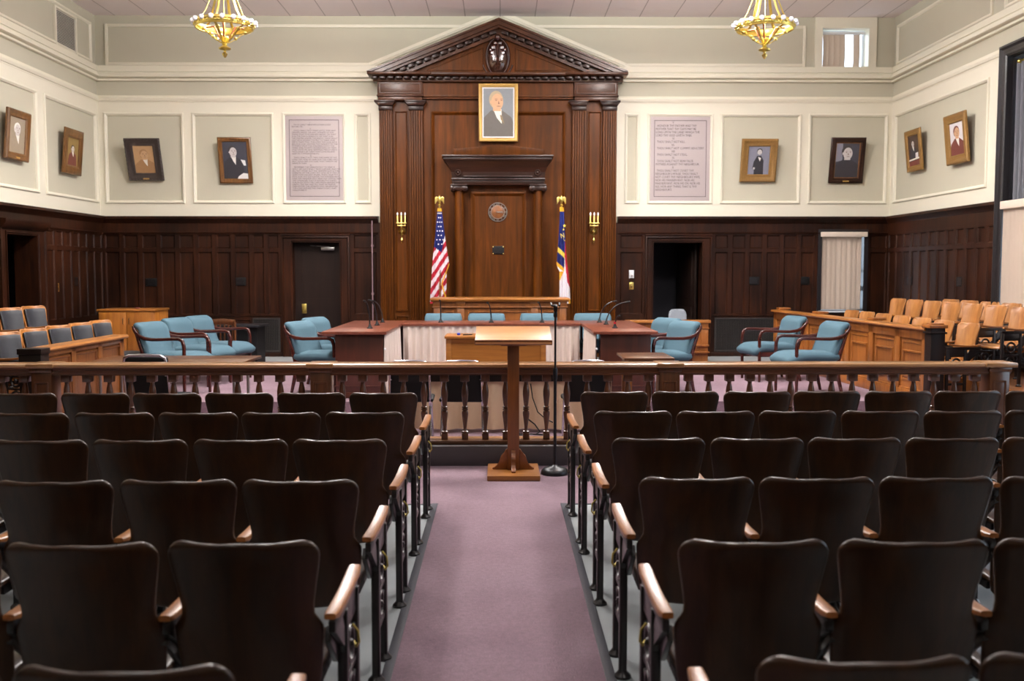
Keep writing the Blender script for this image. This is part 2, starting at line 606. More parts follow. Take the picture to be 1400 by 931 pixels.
def thing(name, label, cat, loc=(0, 0, 0), rotz=0.0, group=None):
    o = bpy.data.objects.new(name, None)
    o.empty_display_size = 0.1
    COL.objects.link(o)
    o.location = loc
    o.rotation_euler = (0, 0, rotz)
    MATRIX[o.name] = Matrix.Translation(loc) @ Matrix.Rotation(rotz, 4, 'Z')
    return tag(o, label, cat, group)


def dup(o, parent=None):
    c = o.copy()
    COL.objects.link(c)
    if parent is not None:
        c.parent = parent
    for ch in list(o.children):
        dup(ch, c)
    return c


def place(o, loc, rotz, label, group=None):
    o.location = loc
    o.rotation_euler = (0, 0, rotz)
    o['label'] = label
    if group:
        o['group'] = group
    MATRIX[o.name] = Matrix.Translation(loc) @ Matrix.Rotation(rotz, 4, 'Z')
    return o


def struct(b, name, mats, Mx=None, **k):
    return b.build(name, mats, Mx=Mx, kind='structure', **k)


def face_rot(fx, fy):
    """rotation that turns local +Y to the direction (fx, fy)"""
    return math.atan2(-fx, fy)
# ------------------------------------------------------------------ the room
XL, XR, YB, YF, ZC = -6.658, 6.547, 16.75, -3.2, 5.80
PZ = 0.18                                   # raised floor of the court
MB = Matrix(((1, 0, 0, 0), (0, -1, 0, YB), (0, 0, 1, 0), (0, 0, 0, 1)))
ML = Matrix(((0, 1, 0, XL), (1, 0, 0, 0), (0, 0, 1, 0), (0, 0, 0, 1)))
MR = Matrix(((0, -1, 0, XR), (1, 0, 0, 0), (0, 0, 1, 0), (0, 0, 0, 1)))

D1 = (-3.471, -2.668, 0.0, 2.10)
D2 = (2.552, 3.389, 0.0, 2.10)
W2 = (5.382, 6.105, 0.95, 2.27)
W1 = (5.333, 6.118, 4.99, 5.632)
DL = (13.40, 14.30, 0.0, 2.12)
W3 = (10.00, 12.78, 0.75, 4.33)
W4 = (4.6, 7.4, 0.75, 4.36)

struct(B().cells(XL-0.25, XR+0.25, -0.1, ZC+0.1, -0.25, 0, [D1, D2, W2, W1]), 'wall_back', 'sage', MB)
struct(B().cells(YF, YB, -0.1, ZC+0.1, -0.25, 0, [DL]), 'wall_left', 'sage', ML)
struct(B().cells(YF, YB, -0.1, ZC+0.1, -0.25, 0, [W3, W4]), 'wall_right', 'sage', MR)
struct(B().box(XL-0.25, XR+0.25, YF-0.2, YF, -0.1, ZC+0.1), 'wall_front', 'sage')
struct(B().box(XL, XR, YF, YF+0.04, 0, 2.52), 'trim_16', 'wains')
struct(B().box(XL, XR, YF, YB, ZC, ZC+0.1), 'ceiling', 'ceiling')

AL, AR, AE = -0.478, 0.460, 6.81            # aisle edges and the end of the seating floor
struct(B().box(AL, AR, YF, AE, -0.1, 0).box(XL, XR, AE, 10.9, -0.1, 0), 'floor', 'carpet')
struct(B().box(XL, AL, YF, AE, -0.1, 0), 'floor', 'vinyl')
struct(B().box(AR, XR, YF, AE, -0.1, 0), 'floor', 'vinyl')
struct(B().box(AL, AL+0.042, YF, AE+0.03, 0, 0.005, 0.002).box(XL, AL, AE, AE+0.02, 0, 0.004), 'trim_1', 'strip')
struct(B().box(AR-0.042, AR, YF, AE+0.03, 0, 0.005, 0.002).box(AR, XR, AE, AE+0.02, 0, 0.004), 'trim_2', 'strip')
struct(B().box(XL, XR, 10.9, 15.8, 0, PZ), 'floor', 'carpet')
struct(B().box(XL, XR, 15.8, YB, 0, PZ), 'floor', 'vinyl')
struct(B().box(XL, -4.32, 8.9, 10.9, 0, PZ), 'floor', 'carpet')
struct(B().box(XL, -4.88, 8.9, 12.3, PZ, 0.36, 0.004), 'floor', 'oak_dark')
struct(B().box(5.40, XR, 10.2, 15.2, PZ, 0.36, 0.004), 'floor', 'oak_dark')
struct(B().box(4.75, 5.40, 9.9, 10.9, 0, PZ, 0.004).box(5.40, XR, 9.9, 10.2, 0, PZ, 0.004).box(5.40, XR, 10.2, 10.9, 0, PZ), 'floor', 'oak_dark')

# plinth that carries the bar rail
struct(B().box(-5.2, 4.35, 8.19, 8.52, 0, 0.165, 0.004), 'trim_3', 'riser')

# ---- plaster panels: cream stiles and rails with moulded frames
MOLD = [(0, 0.0), (0, 0.034), (0.008, 0.044), (0.024, 0.044), (0.034, 0.034), (0.046, 0.026), (0.052, 0.0)]


def xs(a, b):
    return at(a, 250, 16.72)[0], at(b, 250, 16.72)[0]


ZP0, ZP1 = 2.735, 4.222
back_frames = [xs(144, 252.5), xs(264, 375), xs(387, 473), xs(485, 507.5), xs(854, 874), xs(885, 974), xs(984.5, 1094), xs(1104.5, 1212.5)]
b = B().cells(XL, XR, 2.52, 4.40, 0, 0.018, [(a+0.03, c-0.03, ZP0+0.03, ZP1-0.03) for a, c in back_frames] + [(-2.0, 1.93, 2.4, 4.5)])
for a, c in back_frames:
    b.frame(a, c, ZP0, ZP1, MOLD)
struct(b, 'trim_4', 'cream', MB)
for mtx, nm, frs, holes, u0, u1 in ((ML, 'trim_5', [(12.4, 14.53), (14.75, 16.63)], [], YF, YB), (MR, 'trim_6', [(13.40, 16.585)], [(9.76, 12.97, 2.4, 4.6)], YF, YB)):
    b = B().cells(u0, u1, 2.52, 4.40, 0, 0.018, [(a+0.03, c-0.03, ZP0+0.03, ZP1-0.06) for a, c in frs] + holes + ([(4.35, 7.65, 2.4, 4.6)] if mtx is MR else []))
    for a, c in frs:
        b.frame(a, c, ZP0, ZP1-0.03, MOLD)
    struct(b, nm, 'cream', mtx)

RAILP = [(0, 4.385), (0.022, 4.385), (0.026, 4.405), (0.040, 4.41), (0.055, 4.44), (0.055, 4.455), (0.034, 4.465), (0.03, 4.50), (0, 4.505)]
CORN = [(0, 4.735), (0.04, 4.735), (0.05, 4.742), (0.05, 4.768), (0.022, 4.772), (0.022, 4.784), (0.085, 4.788), (0.10, 4.796), (0.10, 4.822), (0.085, 4.828), (0.06, 4.832), (0.05, 4.85), (0.05, 4.872), (0.022, 4.884), (0.022, 4.892), (0.04, 4.895), (0.04, 4.985), (0, 4.985)]


def run(b, prof, u0, u1):
    """moulding along u: prism along x in wall coordinates"""
    return b.prism(prof, 'x', u0, u1)


bk = B()
for p in (RAILP, CORN):
    run(bk, p, XL, -2.03)
    run(bk, p, 1.96, XR)
struct(bk, 'trim_7', 'cream', MB)
struct(run(run(B(), RAILP, YF, YB), CORN, YF, YB), 'trim_8', 'cream', ML)
struct(run(run(run(run(B(), RAILP, 12.97, YB), RAILP, 7.65, 9.76), RAILP, YF, 4.35), CORN, YF, YB), 'trim_9', 'cream', MR)

# upper zone frames (the back ones climb along the pediment)
UP = [(0, 0.0), (0, 0.022), (0.01, 0.03), (0.03, 0.03), (0.042, 0.02), (0.05, 0.0)]
ZU0, ZU1 = 4.99, 5.66


def slope_bar(b, xa, za, xb, zb, w=0.085, d=0.032):
    L = math.hypot(xb-xa, zb-za)
    an = math.atan2(zb-za, xb-xa)
    n0 = set(b.bm.verts)
    b.box(0, L, 0, d*0.7, 0, w, 0.004)
    b.box(0, L, 0, d, w*0.3, w*0.62, 0.006)
    mt = Matrix.Translation((xa, 0, za)) @ Matrix.Rotation(-an, 4, 'Y')
    for v in b.bm.verts:
        if v not in n0:
            v.co = mt @ v.co


b = B()
xa = at(143, 60, 16.72)[0]
xb = at(1102, 60, 16.72)[0]
for x0, x1 in ((xa, -2.15), (2.07, xb)):
    b.box(x0, x1, 0, 0.028, ZU0, ZU0+0.05, 0.006)
b.box(xa, -0.55, 0, 0.028, ZU1-0.05, ZU1, 0.006).box(0.5, xb, 0, 0.028, ZU1-0.05, ZU1, 0.006)
b.box(xa, xa+0.05, 0, 0.03, ZU0, ZU1, 0.006).box(xb-0.05, xb, 0, 0.03, ZU0, ZU1, 0.006)
slope_bar(b, -2.22, 4.93, -0.02, 5.82)
n0 = set(b.bm.verts)
slope_bar(b, 2.14, 4.93, -0.06, 5.82) if False else None
L_ = math.hypot(2.16, 0.89)
an_ = math.atan2(0.89, 2.16)
b.box(0, L_, 0, 0.022, 0, 0.085, 0.004)
b.box(0, L_, 0, 0.032, 0.026, 0.052, 0.006)
mt_ = Matrix.Translation((2.14, 0, 4.93)) @ Matrix.Scale(-1, 4, (1, 0, 0)) @ Matrix.Rotation(-an_, 4, 'Y')
for v in b.bm.verts:
    if v not in n0:
        v.co = mt_ @ v.co
struct(b, 'trim_10', 'cream', MB)
struct(B().frame(10.4, 16.556, ZU0+0.01, ZU1-0.02, UP), 'trim_11', 'cream', ML)
struct(B().frame(13.41, 16.62, ZU0+0.01, ZU1-0.02, UP).frame(9.9, 13.08, ZU0+0.01, ZU1-0.02, UP), 'trim_12', 'cream', MR)

# ---- dark wainscot
BEAD = [(0, 0.05), (0.006, 0.05), (0.016, 0.036), (0.024, 0.030)]


def wains_holes(u0, u1, n, base=True):
    """n panel bays between u0 and u1: (upper, tall, base) openings"""
    H = []
    p = (u1-u0)/n
    for i in range(n):
        a, c = u0+i*p+0.032, u0+(i+1)*p-0.032
        H.append((a, c, 1.985, 2.216))
        H.append((a, c, 0.885, 1.935))
        if base:
            H.append((a, c, 0.30, 0.80))
    return H


def wainscot(nm, mtx, u0, u1, groups, holes, grilles=()):
    b = B().cells(u0, u1, 0.0, 2.30, 0, 0.03, holes)
    allh = []
    for g in groups:
        allh += wains_holes(*g)
    gh = [(a, c, 0.26, 0.83) for a, c in grilles]
    b.cells(u0, u1, 0.0, 2.24, 0.03, 0.05, allh + holes + gh)
    for a, c, z0, z1 in allh + gh:
        b.frame(a, c, z0, z1, BEAD, close=False)
    return b


g1 = (at(345, 450, 16.7)[0], at(384, 450, 16.7)[0])
g2 = (at(976, 450, 16.7)[0], at(1062, 450, 16.7)[0])
b = wainscot('w', MB, XL, XR, [(XL+0.05, -4.15, 8, True), (-4.15, -3.66, 2, False), (-2.48, -2.03, 1, True), (1.97, 2.42, 1, True), (3.56, 5.30, 6, False), (6.17, 6.52, 1, True)], [D1, D2, W2], [g1, g2])
# frieze and crown along the back
b.cells(XL, XR, 2.24, 2.42, 0.0, 0.055, [(-2.0, 1.93, 2.0, 2.7), W2])
CROWN = [(0, 2.40), (0.06, 2.40), (0.065, 2.415), (0.085, 2.43), (0.11, 2.47), (0.125, 2.48), (0.125, 2.52), (0, 2.525)]
run(b, CROWN, XL, -2.03)
run(b, CROWN, 1.96, XR)
run(b, [(0.055, 2.235), (0.07, 2.235), (0.075, 2.25), (0.055, 2.262)], XL, -2.03)
run(b, [(0.055, 2.235), (0.07, 2.235), (0.075, 2.25), (0.055, 2.262)], 1.96, XR)
run(b, [(0.05, 0.855), (0.066, 0.86), (0.066, 0.875), (0.05, 0.882)], XL, -3.66)
run(b, [(0.05, 0.855), (0.066, 0.86), (0.066, 0.875), (0.05, 0.882)], 3.56, 5.30)
struct(b, 'trim_13', 'wains', MB)
b = wainscot('w', ML, YF, YB, [(14.64, 16.70, 7, True)], [DL])
b.cells(YF, YB-0.05, 2.24, 2.42, 0.0, 0.055, [])
run(b, CROWN, YF, YB)
run(b, [(0.055, 2.235), (0.07, 2.235), (0.075, 2.25), (0.055, 2.262)], 14.64, YB-0.05)
struct(b, 'trim_14', 'wains', ML)
b = wainscot('w', MR, YF, YB, [(13.0, 16.70, 12, True)], [(9.8, 12.95, 0.4, 2.6), (4.4, 7.6, 0.4, 2.6)])
b.cells(YF, YB-0.05, 2.24, 2.42, 0.0, 0.055, [(9.8, 12.95, 0.4, 2.6), (4.4, 7.6, 0.4, 2.6)])
for a, c in ((YF, 4.4), (7.6, 9.8), (12.95, YB)):
    run(b, CROWN, a, c)
struct(b, 'trim_15', 'wains', MR)

# radiator grilles let into the wainscot
for k, (a, c) in enumerate((g1, g2)):
    t = thing('radiator_grille', ['dark metal radiator grille beside the left back door, under the panelling', 'wide dark metal radiator grille right of the open doorway, under the panelling'][k],
              'grille', ((a+c)/2, YB-0.03, 0.26), 0, 'radiator grilles in the back wall')
    w = (c-a)/2-0.03
    B().box(-w-0.02, w+0.02, -0.005, 0, 0.0, 0.57).build('backing', 'black', t)
    b = B()
    b.frame(-w-0.02, w+0.02, 0.0, 0.57, [(0, -0.005), (0, -0.03), (0.025, -0.03), (0.025, -0.005)])
    b.build('frame', 'grille', t)
    b = B()
    n = int(2*w/0.028)
    for i in range(n):
        x = -w+0.02+(2*w-0.04)*i/max(1, n-1)
        b.box(x-0.004, x+0.004, -0.02, -0.012, 0.02, 0.55)
    for i in range(20):
        z = 0.03+0.51*i/19
        b.box(-w, w, -0.022, -0.016, z-0.004, z+0.004)
    b.build('lattice', 'grille', t)

# ---- doors
def casing(b, h, wl, wr, top, d0=0.05, d1=0.085):
    b.cells(h[0]-wl, h[1]+wr, 0.0, h[3]+top, d0, d1, [h])
    b.frame(h[0]-wl, h[1]+wr, -0.05, h[3]+top, [(0, d1), (0.0, d1+0.02), (0.02, d1+0.026), (0.035, d1)])
    b.frame(h[0]-0.035, h[1]+0.035, -0.05, h[3]+0.035, [(0, d1), (0.0, d1+0.012), (0.02, d1+0.012), (0.035, d1-0.01)])
    # reveal lining
    b.box(h[0]-0.002, h[0]+0.01, -0.255, d1-0.004, 0, h[3]).box(h[1]-0.01, h[1]+0.002, -0.255, d1-0.004, 0, h[3]).box(h[0], h[1], -0.255, d1-0.004, h[3]-0.01, h[3]+0.002)


for nm, h, mtx, wl, wr, kind in (('door_1', D1, MB, 0.165, 0.155, 'leaf'), ('door_2', D2, MB, 0.125, 0.145, 'open'), ('door_3', DL, ML, 0.2, 0.22, 'open')):
    b = B()
    casing(b, h, wl, wr, 0.09)
    if mtx is MB:
        b.prism([(0.05, 2.19), (0.10, 2.19), (0.115, 2.205), (0.115, 2.225), (0.05, 2.235)], 'x', h[0]-wl-0.01, h[1]+wr+0.01)
    else:
        b.prism([(0.05, 2.17), (0.13, 2.2), (0.18, 2.27), (0.18, 2.31), (0.05, 2.32)], 'x', h[0]-wl, h[1]+wr)
    fr = struct(b, nm, 'wains', mtx)
    # lobby behind, its shade put into the wall colour, then the leaf
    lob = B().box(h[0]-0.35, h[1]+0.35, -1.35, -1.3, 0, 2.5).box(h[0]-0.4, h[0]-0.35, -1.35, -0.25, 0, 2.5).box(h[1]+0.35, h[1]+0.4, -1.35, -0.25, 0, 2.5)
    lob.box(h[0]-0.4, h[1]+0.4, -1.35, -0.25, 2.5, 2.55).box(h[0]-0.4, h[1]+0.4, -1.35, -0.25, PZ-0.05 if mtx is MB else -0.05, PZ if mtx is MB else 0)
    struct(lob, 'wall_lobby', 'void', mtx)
    if kind == 'leaf':
        lf = B().cells(h[0]+0.005, h[1]-0.005, PZ+0.01, h[3]-0.01, -0.16, -0.12, [])
        lf.cells(h[0]+0.005, h[1]-0.005, PZ+0.01, h[3]-0.01, -0.12, -0.108, [(h[0]+0.13, h[1]-0.13, 1.15, h[3]-0.14), (h[0]+0.13, h[1]-0.13, PZ+0.22, 0.98)])
        o = lf.build('door_leaf', 'doorwood', fr, Mx=MB, kind='structure')
        B().box(h[0]+0.12, h[0]+0.2, -0.108, -0.09, 0.90, 1.06, 0.005).build('push_plate', 'brass', fr, Mx=MB)
        k = B()
        k.lathe([(0.012, 0), (0.012, 0.03), (0.028, 0.036), (0.03, 0.05), (0.02, 0.062), (0.004, 0.064)], 14, (h[0]+0.16, -0.09, 0.94), 'y')
        k.build('door_knob', 'brass', fr, Mx=MB)
        k = B().box(h[1]-0.34, h[1]-0.12, -0.108, -0.05, h[3]-0.14, h[3]-0.085, 0.008)
        k.tube([(h[1]-0.2, -0.06, h[3]-0.08), (h[1]-0.4, 0.0, h[3]-0.07), (h[1]-0.52, -0.06, h[3]-0.06)], 0.008, 6)
        k.build('door_closer', 'steel', fr, Mx=MB)
    else:
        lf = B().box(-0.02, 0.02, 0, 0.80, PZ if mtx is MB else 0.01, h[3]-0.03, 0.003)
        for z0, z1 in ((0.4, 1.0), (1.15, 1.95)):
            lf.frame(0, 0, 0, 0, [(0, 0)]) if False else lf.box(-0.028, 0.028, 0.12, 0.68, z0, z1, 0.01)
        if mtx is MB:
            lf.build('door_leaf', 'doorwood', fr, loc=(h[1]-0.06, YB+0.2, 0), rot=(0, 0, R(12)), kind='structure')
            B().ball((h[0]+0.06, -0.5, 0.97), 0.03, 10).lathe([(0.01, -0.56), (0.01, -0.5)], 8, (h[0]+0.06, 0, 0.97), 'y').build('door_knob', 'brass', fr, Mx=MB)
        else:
            lf.build('door_leaf', 'void', fr, loc=(XL-0.27, h[0]+0.06, 0), rot=(0, 0, R(86)), kind='structure')  # leaf takes the doorway's shade as its colour

# ---- windows
# small high window, back wall
b = B()
h = W1
b.cells(h[0]-0.12, h[1]+0.12, h[2]-0.09, ZC-0.002, 0, 0.03, [(h[0], h[1], h[2], h[3])])
b.box(h[0]-0.002, h[0]+0.008, -0.25, 0.02, h[2], h[3]).box(h[1]-0.008, h[1]+0.002, -0.25, 0.02, h[2], h[3]).box(h[0], h[1], -0.25, 0.02, h[2]-0.02, h[2]+0.006).box(h[0], h[1], -0.25, 0.02, h[3]-0.008, h[3]+0.002)
w1 = struct(b, 'window_1', 'cream', MB)
B().cells(h[0], h[1], h[2], h[3], -0.22, -0.18, [(h[0]+0.05, h[1]-0.05, h[2]+0.03, h[3]-0.06)]).build('window_frame', 'winframe', w1, Mx=MB)
B().box(h[0]+0.05, h[1]-0.05, -0.205, -0.2, h[2]+0.03, h[3]-0.06).build('pane', 'glass', w1, Mx=MB)
B().box(h[0]+0.03, h[1]-0.03, -0.14, -0.08, h[3]-0.09, h[3]-0.05, 0.004).build('head_rail', 'white', w1, Mx=MB)


def vane(x, w, z0, z1, ang, bow=0.012):
    """one hanging blind vane, gently bowed"""
    def fn(u, v):
        a = (u-0.5)*w
        k = math.sin(PI*v)*bow
        return (x+a*math.cos(ang)+k, -0.11+a*math.sin(ang)+0.006*math.cos(PI*(u-0.5)), z0+(z1-z0)*v)
    return B().shell(fn, 5, 8, 0.003, False)


for i, (x, a_) in enumerate(((0.10, -8), (0.19, -14), (0.28, -8), (0.375, -12), (0.615, 24))):
    vane(h[0]+x, 0.105, h[2]+0.0, h[3]-0.09, R(a_), 0.006).build('blind_vane', 'blind', w1, Mx=MB)

# blind window, back wall
h = W2
b = B()
b.cells(h[0]-0.06, h[1]+0.06, h[2]-0.05, h[3]+0.04, 0.05, 0.07, [h])
b.box(h[0]-0.002, h[0]+0.008, -0.25, 0.06, h[2], h[3]).box(h[1]-0.008, h[1]+0.002, -0.25, 0.06, h[2], h[3]).box(h[0], h[1], -0.25, 0.06, h[2]-0.02, h[2]+0.006).box(h[0], h[1], -0.25, 0.06, h[3]-0.008, h[3]+0.002)
w2 = struct(b, 'window_2', 'darkpaint', MB)
B().cells(h[0], h[1], h[2], h[3], -0.22, -0.18, [(h[0]+0.05, h[1]-0.05, h[2]+0.03, 1.6), (h[0]+0.05, h[1]-0.05, 1.64, h[3]-0.05)]).build('window_frame', 'winframe', w2, Mx=MB)
B().box(h[0]+0.05, h[1]-0.05, -0.205, -0.2, h[2]+0.03, h[3]-0.05).build('pane', 'glass', w2, Mx=MB)
B().box(h[0]-0.02, h[1]+0.03, 0.0, 0.12, h[3]-0.085, h[3]-0.005, 0.006).build('valance', 'valance', w2, Mx=MB)
B().box(h[0]-0.03, h[1]+0.0, -0.2, 0.09, h[2]-0.03, h[2]-0.005, 0.004).build('window_sill', 'winframe', w2, Mx=MB)
n = 8
for i in range(n):
    x = h[0]+0.04+i*0.085
    b = vane(x, 0.096, h[2]+0.02, h[3]-0.07, R((18, 25, 12, 40, 20, 28, 14, 22)[i]), 0.0)
    b.bm.transform(Matrix.Translation((0, 0.13, 0)))
    b.build('blind_vane', 'blind', w2, Mx=MB)
B().box(h[1]-0.04, h[1]-0.015, -0.02, 0.01, 1.28, 1.36, 0.004).build('blind_pull', 'black', w2, Mx=MB)

# the two tall windows in the right wall (only the far edge of the first is in the picture)
for k, (h, nm) in enumerate(((W3, 'window_3'), (W4, 'window_4'))):
    b = B()
    b.cells(h[0]-0.17, h[1]+0.17, 0.45, h[3]+0.15, 0.02, 0.11, [h])
    b.frame(h[0]-0.17, h[1]+0.17, 0.45, h[3]+0.15, [(0, 0.11), (0, 0.135), (0.03, 0.145), (0.05, 0.11)])
    b.frame(h[0]-0.05, h[1]+0.05, h[2]-0.05, h[3]+0.05, [(0, 0.11), (0.01, 0.125), (0.03, 0.125), (0.05, 0.1)])
    b.box(h[0]-0.002, h[0]+0.01, -0.25, 0.03, h[2], h[3]).box(h[1]-0.01, h[1]+0.002, -0.25, 0.03, h[2], h[3]).box(h[0], h[1], -0.25, 0.03, h[3]-0.01, h[3]+0.002).box(h[0], h[1], -0.25, 0.05, h[2]-0.03, h[2]+0.006)
    w = struct(b, nm, 'darkpaint', MR)
    mid = (h[0]+h[1])/2
    hs = []
    for a, c in ((h[0]+0.06, mid-0.03), (mid+0.03, h[1]-0.06)):
        hs += [(a, c, h[2]+0.06, 2.45), (a, c, 2.52, h[3]-0.06)]
    B().cells(h[0], h[1], h[2], h[3], -0.23, -0.18, hs).build('window_frame', 'darkpaint', w, Mx=MR)
    for q in hs:
        B().box(q[0], q[1], -0.207, -0.202, q[2], q[3]).build('pane', 'glass', w, Mx=MR)
    if k == 0:
        B().box(h[0]+0.02, h[1]-0.05, 0.05, 0.17, 2.40, 2.50, 0.008).build('valance', 'valance', w, Mx=MR)
        nv = 26
        for i in range(nv):
            y = h[1]-0.10-i*0.1
            def fn(u, v, y=y):
                a = (u-0.5)*0.108
                return (y+a*math.cos(0.35), 0.10+a*math.sin(0.35)+0.006*math.cos(PI*(u-0.5)), 0.80+1.61*v)
            B().shell(fn, 5, 4, 0.003, False).build('blind_vane', 'blind', w, Mx=MR)
        def cur(u, v):
            y = h[1]-0.035-u*0.5
            return (y, -0.04+0.05*math.sin(u*PI*9+0.4*v), 2.36+1.88*v)
        B().shell(cur, 60, 6, 0.006, False).build('curtain', 'curtain', w, Mx=MR)
        B().tube([(h[0]+0.05, -0.02, 4.26), (h[1]-0.03, -0.02, 4.26)], 0.016, 10, (0, 0, 1)).ball((h[1]-0.06, -0.02, 4.26), 0.034, 10).build('curtain_rod', 'brass', w, Mx=MR)

# ---- baseboards
struct(B().box(XL, -3.66, 0.03, 0.07, PZ, 0.25, 0.004).box(3.55, XR, 0.03, 0.07, PZ, 0.25, 0.004), 'baseboard_back', 'wains', MB)
struct(B().box(YF, 8.8, 0.05, 0.065, 0, 0.15, 0.004), 'baseboard_left', 'wains', ML)
struct(B().box(YF, 4.3, 0.05, 0.065, 0, 0.15, 0.004), 'baseboard_right', 'wains', MR)
# ------------------------------------------------------------------ helpers for flat shapes and writing
def text_faces(b, body, size, origin, ext=0.0015, sx=1.0, align='LEFT', line=1.0, Mx=None, fit=None):
    """lettering as thin raised mesh in x,z facing -y"""
    cu = bpy.data.curves.new('t', 'FONT')
    cu.body = body
    cu.size = size
    cu.extrude = ext
    cu.align_x = align
    cu.space_line = line
    cu.resolution_u = 2
    ob = bpy.data.objects.new('t', cu)
    COL.objects.link(ob)
    bpy.context.view_layer.update()
    me = bpy.data.meshes.new_from_object(ob.evaluated_get(bpy.context.evaluated_depsgraph_get()))
    bpy.data.objects.remove(ob)
    bpy.data.curves.remove(cu)
    px = [v.co.x for v in me.vertices]
    py = [v.co.y for v in me.vertices]
    kx = kz = 1.0
    if fit:
        kx = fit[0]/(max(px)-min(px))
        kz = fit[1]/(max(py)-min(py))
    vs = []
    ox, oz = (min(px), max(py)) if fit else (0, 0)
    for v in me.vertices:
        p = Vector(((v.co.x-ox)*kx*sx, -v.co.z, (v.co.y-oz)*kz))
        if Mx is not None:
            p = Mx @ p
        vs.append(b.bm.verts.new(Vector(origin)+p))
    for p in me.polygons:
        b.face([vs[i] for i in p.vertices])
    bpy.data.meshes.remove(me)
    return b


def ell(cx, cz, rx, rz, n=20, a=0.0):
    return [(cx+rx*math.cos(2*PI*k/n)*math.cos(a)-rz*math.sin(2*PI*k/n)*math.sin(a), cz+rx*math.cos(2*PI*k/n)*math.sin(a)+rz*math.sin(2*PI*k/n)*math.cos(a)) for k in range(n)]


# figures in the pictures: (material, polygon) painted back to front, in 0..1 coordinates
def sitter(skin, hair, coat, cx=0.5, cz=0.66, s=1.0, tie='shirt', turn=0.1, extra=()):
    P = []
    w = 0.42*s
    k = 1.5*s
    P.append((coat, [(cx-w*1.2, 0.0), (cx+w*1.15, 0.0), (cx+w*1.05, 0.22*s), (cx+w*0.9, cz-0.25*s), (cx+0.14*s, cz-0.14*s), (cx-0.15*s, cz-0.14*s), (cx-w*0.9, cz-0.27*s), (cx-w*1.12, 0.22*s)]))
    P.append((tie, [(cx-0.10*s, cz-0.11*s), (cx+0.12*s, cz-0.12*s), (cx+0.07*s+turn*0.3, cz-0.36*s), (cx-0.0*s, cz-0.26*s)]))
    P.append((skin, [(cx-0.065*k, cz-0.15*s), (cx+0.07*k, cz-0.15*s), (cx+0.07*k, cz), (cx-0.065*k, cz)]))
    P.append((hair, ell(cx-0.012*k, cz+0.035*s, 0.122*k, 0.145*s)))
    P.append((skin, ell(cx-0.10*k, cz-0.005*s, 0.018*k, 0.03*s, 10)))
    P.append((skin, ell(cx+0.008*k, cz-0.004*s, 0.102*k, 0.138*s)))
    t_ = turn*0.12*k
    for dx in (-0.04, 0.05):
        P.append(('feature', ell(cx+dx*k+t_, cz+0.022*s, 0.018*k, 0.006*s, 10)))
        P.append(('feature', ell(cx+dx*k+t_, cz+0.045*s, 0.026*k, 0.005*s, 10)))
    P.append(('feature', [(cx+t_, cz+0.015*s), (cx+t_+0.02*k, cz-0.034*s), (cx+t_-0.008*k, cz-0.034*s)]))
    P.append(('feature', ell(cx+t_*0.9+0.005*k, cz-0.07*s, 0.036*k, 0.006*s, 12)))
    P += list(extra)
    return P


def portrait(label, bottom, rotz, w, h, lean, style, frame_mats, bg, fig, fw=0.075, liner=None, plate=None, group='framed portraits on the walls', wire=False, carved=False):
    t = thing('framed_portrait', label, 'picture', bottom, rotz, group)
    Lm = Matrix.Rotation(R(lean), 4, 'X')
    b = B()
    if style == 'deep':
        pr = [(0, 0.0), (0, -0.03), (fw*0.15, -0.045), (fw*0.3, -0.042), (fw*0.45, -0.028), (fw*0.75, -0.02), (fw*0.9, -0.026), (fw, -0.018), (fw, 0.0)]
    else:
        pr = [(0, 0.0), (0, -0.022), (fw*0.1, -0.03), (fw*0.35, -0.036), (fw*0.7, -0.026), (fw*0.8, -0.03), (fw, -0.014), (fw, 0.0)]
    b.frame(-w/2, w/2, 0, h, pr)
    if carved:
        for side in range(4):
            n = 11
            for i in range(n):
                f = (i+0.5)/n
                x, z = ((-w/2+w*f, 0.012), (-w/2+w*f, h-0.012), (-w/2+0.012, h*f), (w/2-0.012, h*f))[side]
                b.ball((x, -0.042, z), 0.014, 6)
    b.build('frame', frame_mats[0], t, Mx=Lm)
    i0 = fw
    if liner:
        lb = B().frame(-w/2+fw*0.8, w/2-fw*0.8, fw*0.8, h-fw*0.8, [(0, -0.004), (0, -0.019), (0.03, -0.012), (0.03, -0.004)])
        lb.build('liner', liner, t, Mx=Lm)
        i0 = fw*0.8+0.025
    x0, x1, z0, z1 = -w/2+i0-0.004, w/2-i0+0.004, i0-0.004, h-i0+0.004
    mats = [bg]
    c = B()
    c.box(x0, x1, -0.008, -0.002, z0, z1)
    for k, (m, poly) in enumerate(fig):
        if m not in mats:
            mats.append(m)
        c.mi = mats.index(m)
        pts = []
        for (u, v) in poly:
            u = min(max(u, 0.0), 1.0)
            v = min(max(v, 0.0), 1.0)
            pts.append((x0+(x1-x0)*u, z0+(z1-z0)*v))
        vs = [c.bm.verts.new((x, -0.0085-0.00015*k, z)) for x, z in pts]
        c.face(vs)
    o = c.build('canvas', mats, t, Mx=Lm, smooth=False)
    B().box(-w/2+0.01, w/2-0.01, -0.003, 0.0, 0.01, h-0.01).build('backing', 'frame_brown', t, Mx=Lm)
    if plate:
        B().box(-0.05, 0.05, -0.045, -0.03, 0.022, 0.046, 0.003).build('name_plate', plate, t, Mx=Lm)
    if wire:
        B().tube([(-0.05, -0.01, h), (0.0, 0.06, h+0.075), (0.05, -0.01, h)], 0.003, 6).build('hanging_wire', 'steel', t, Mx=Lm)
    return t


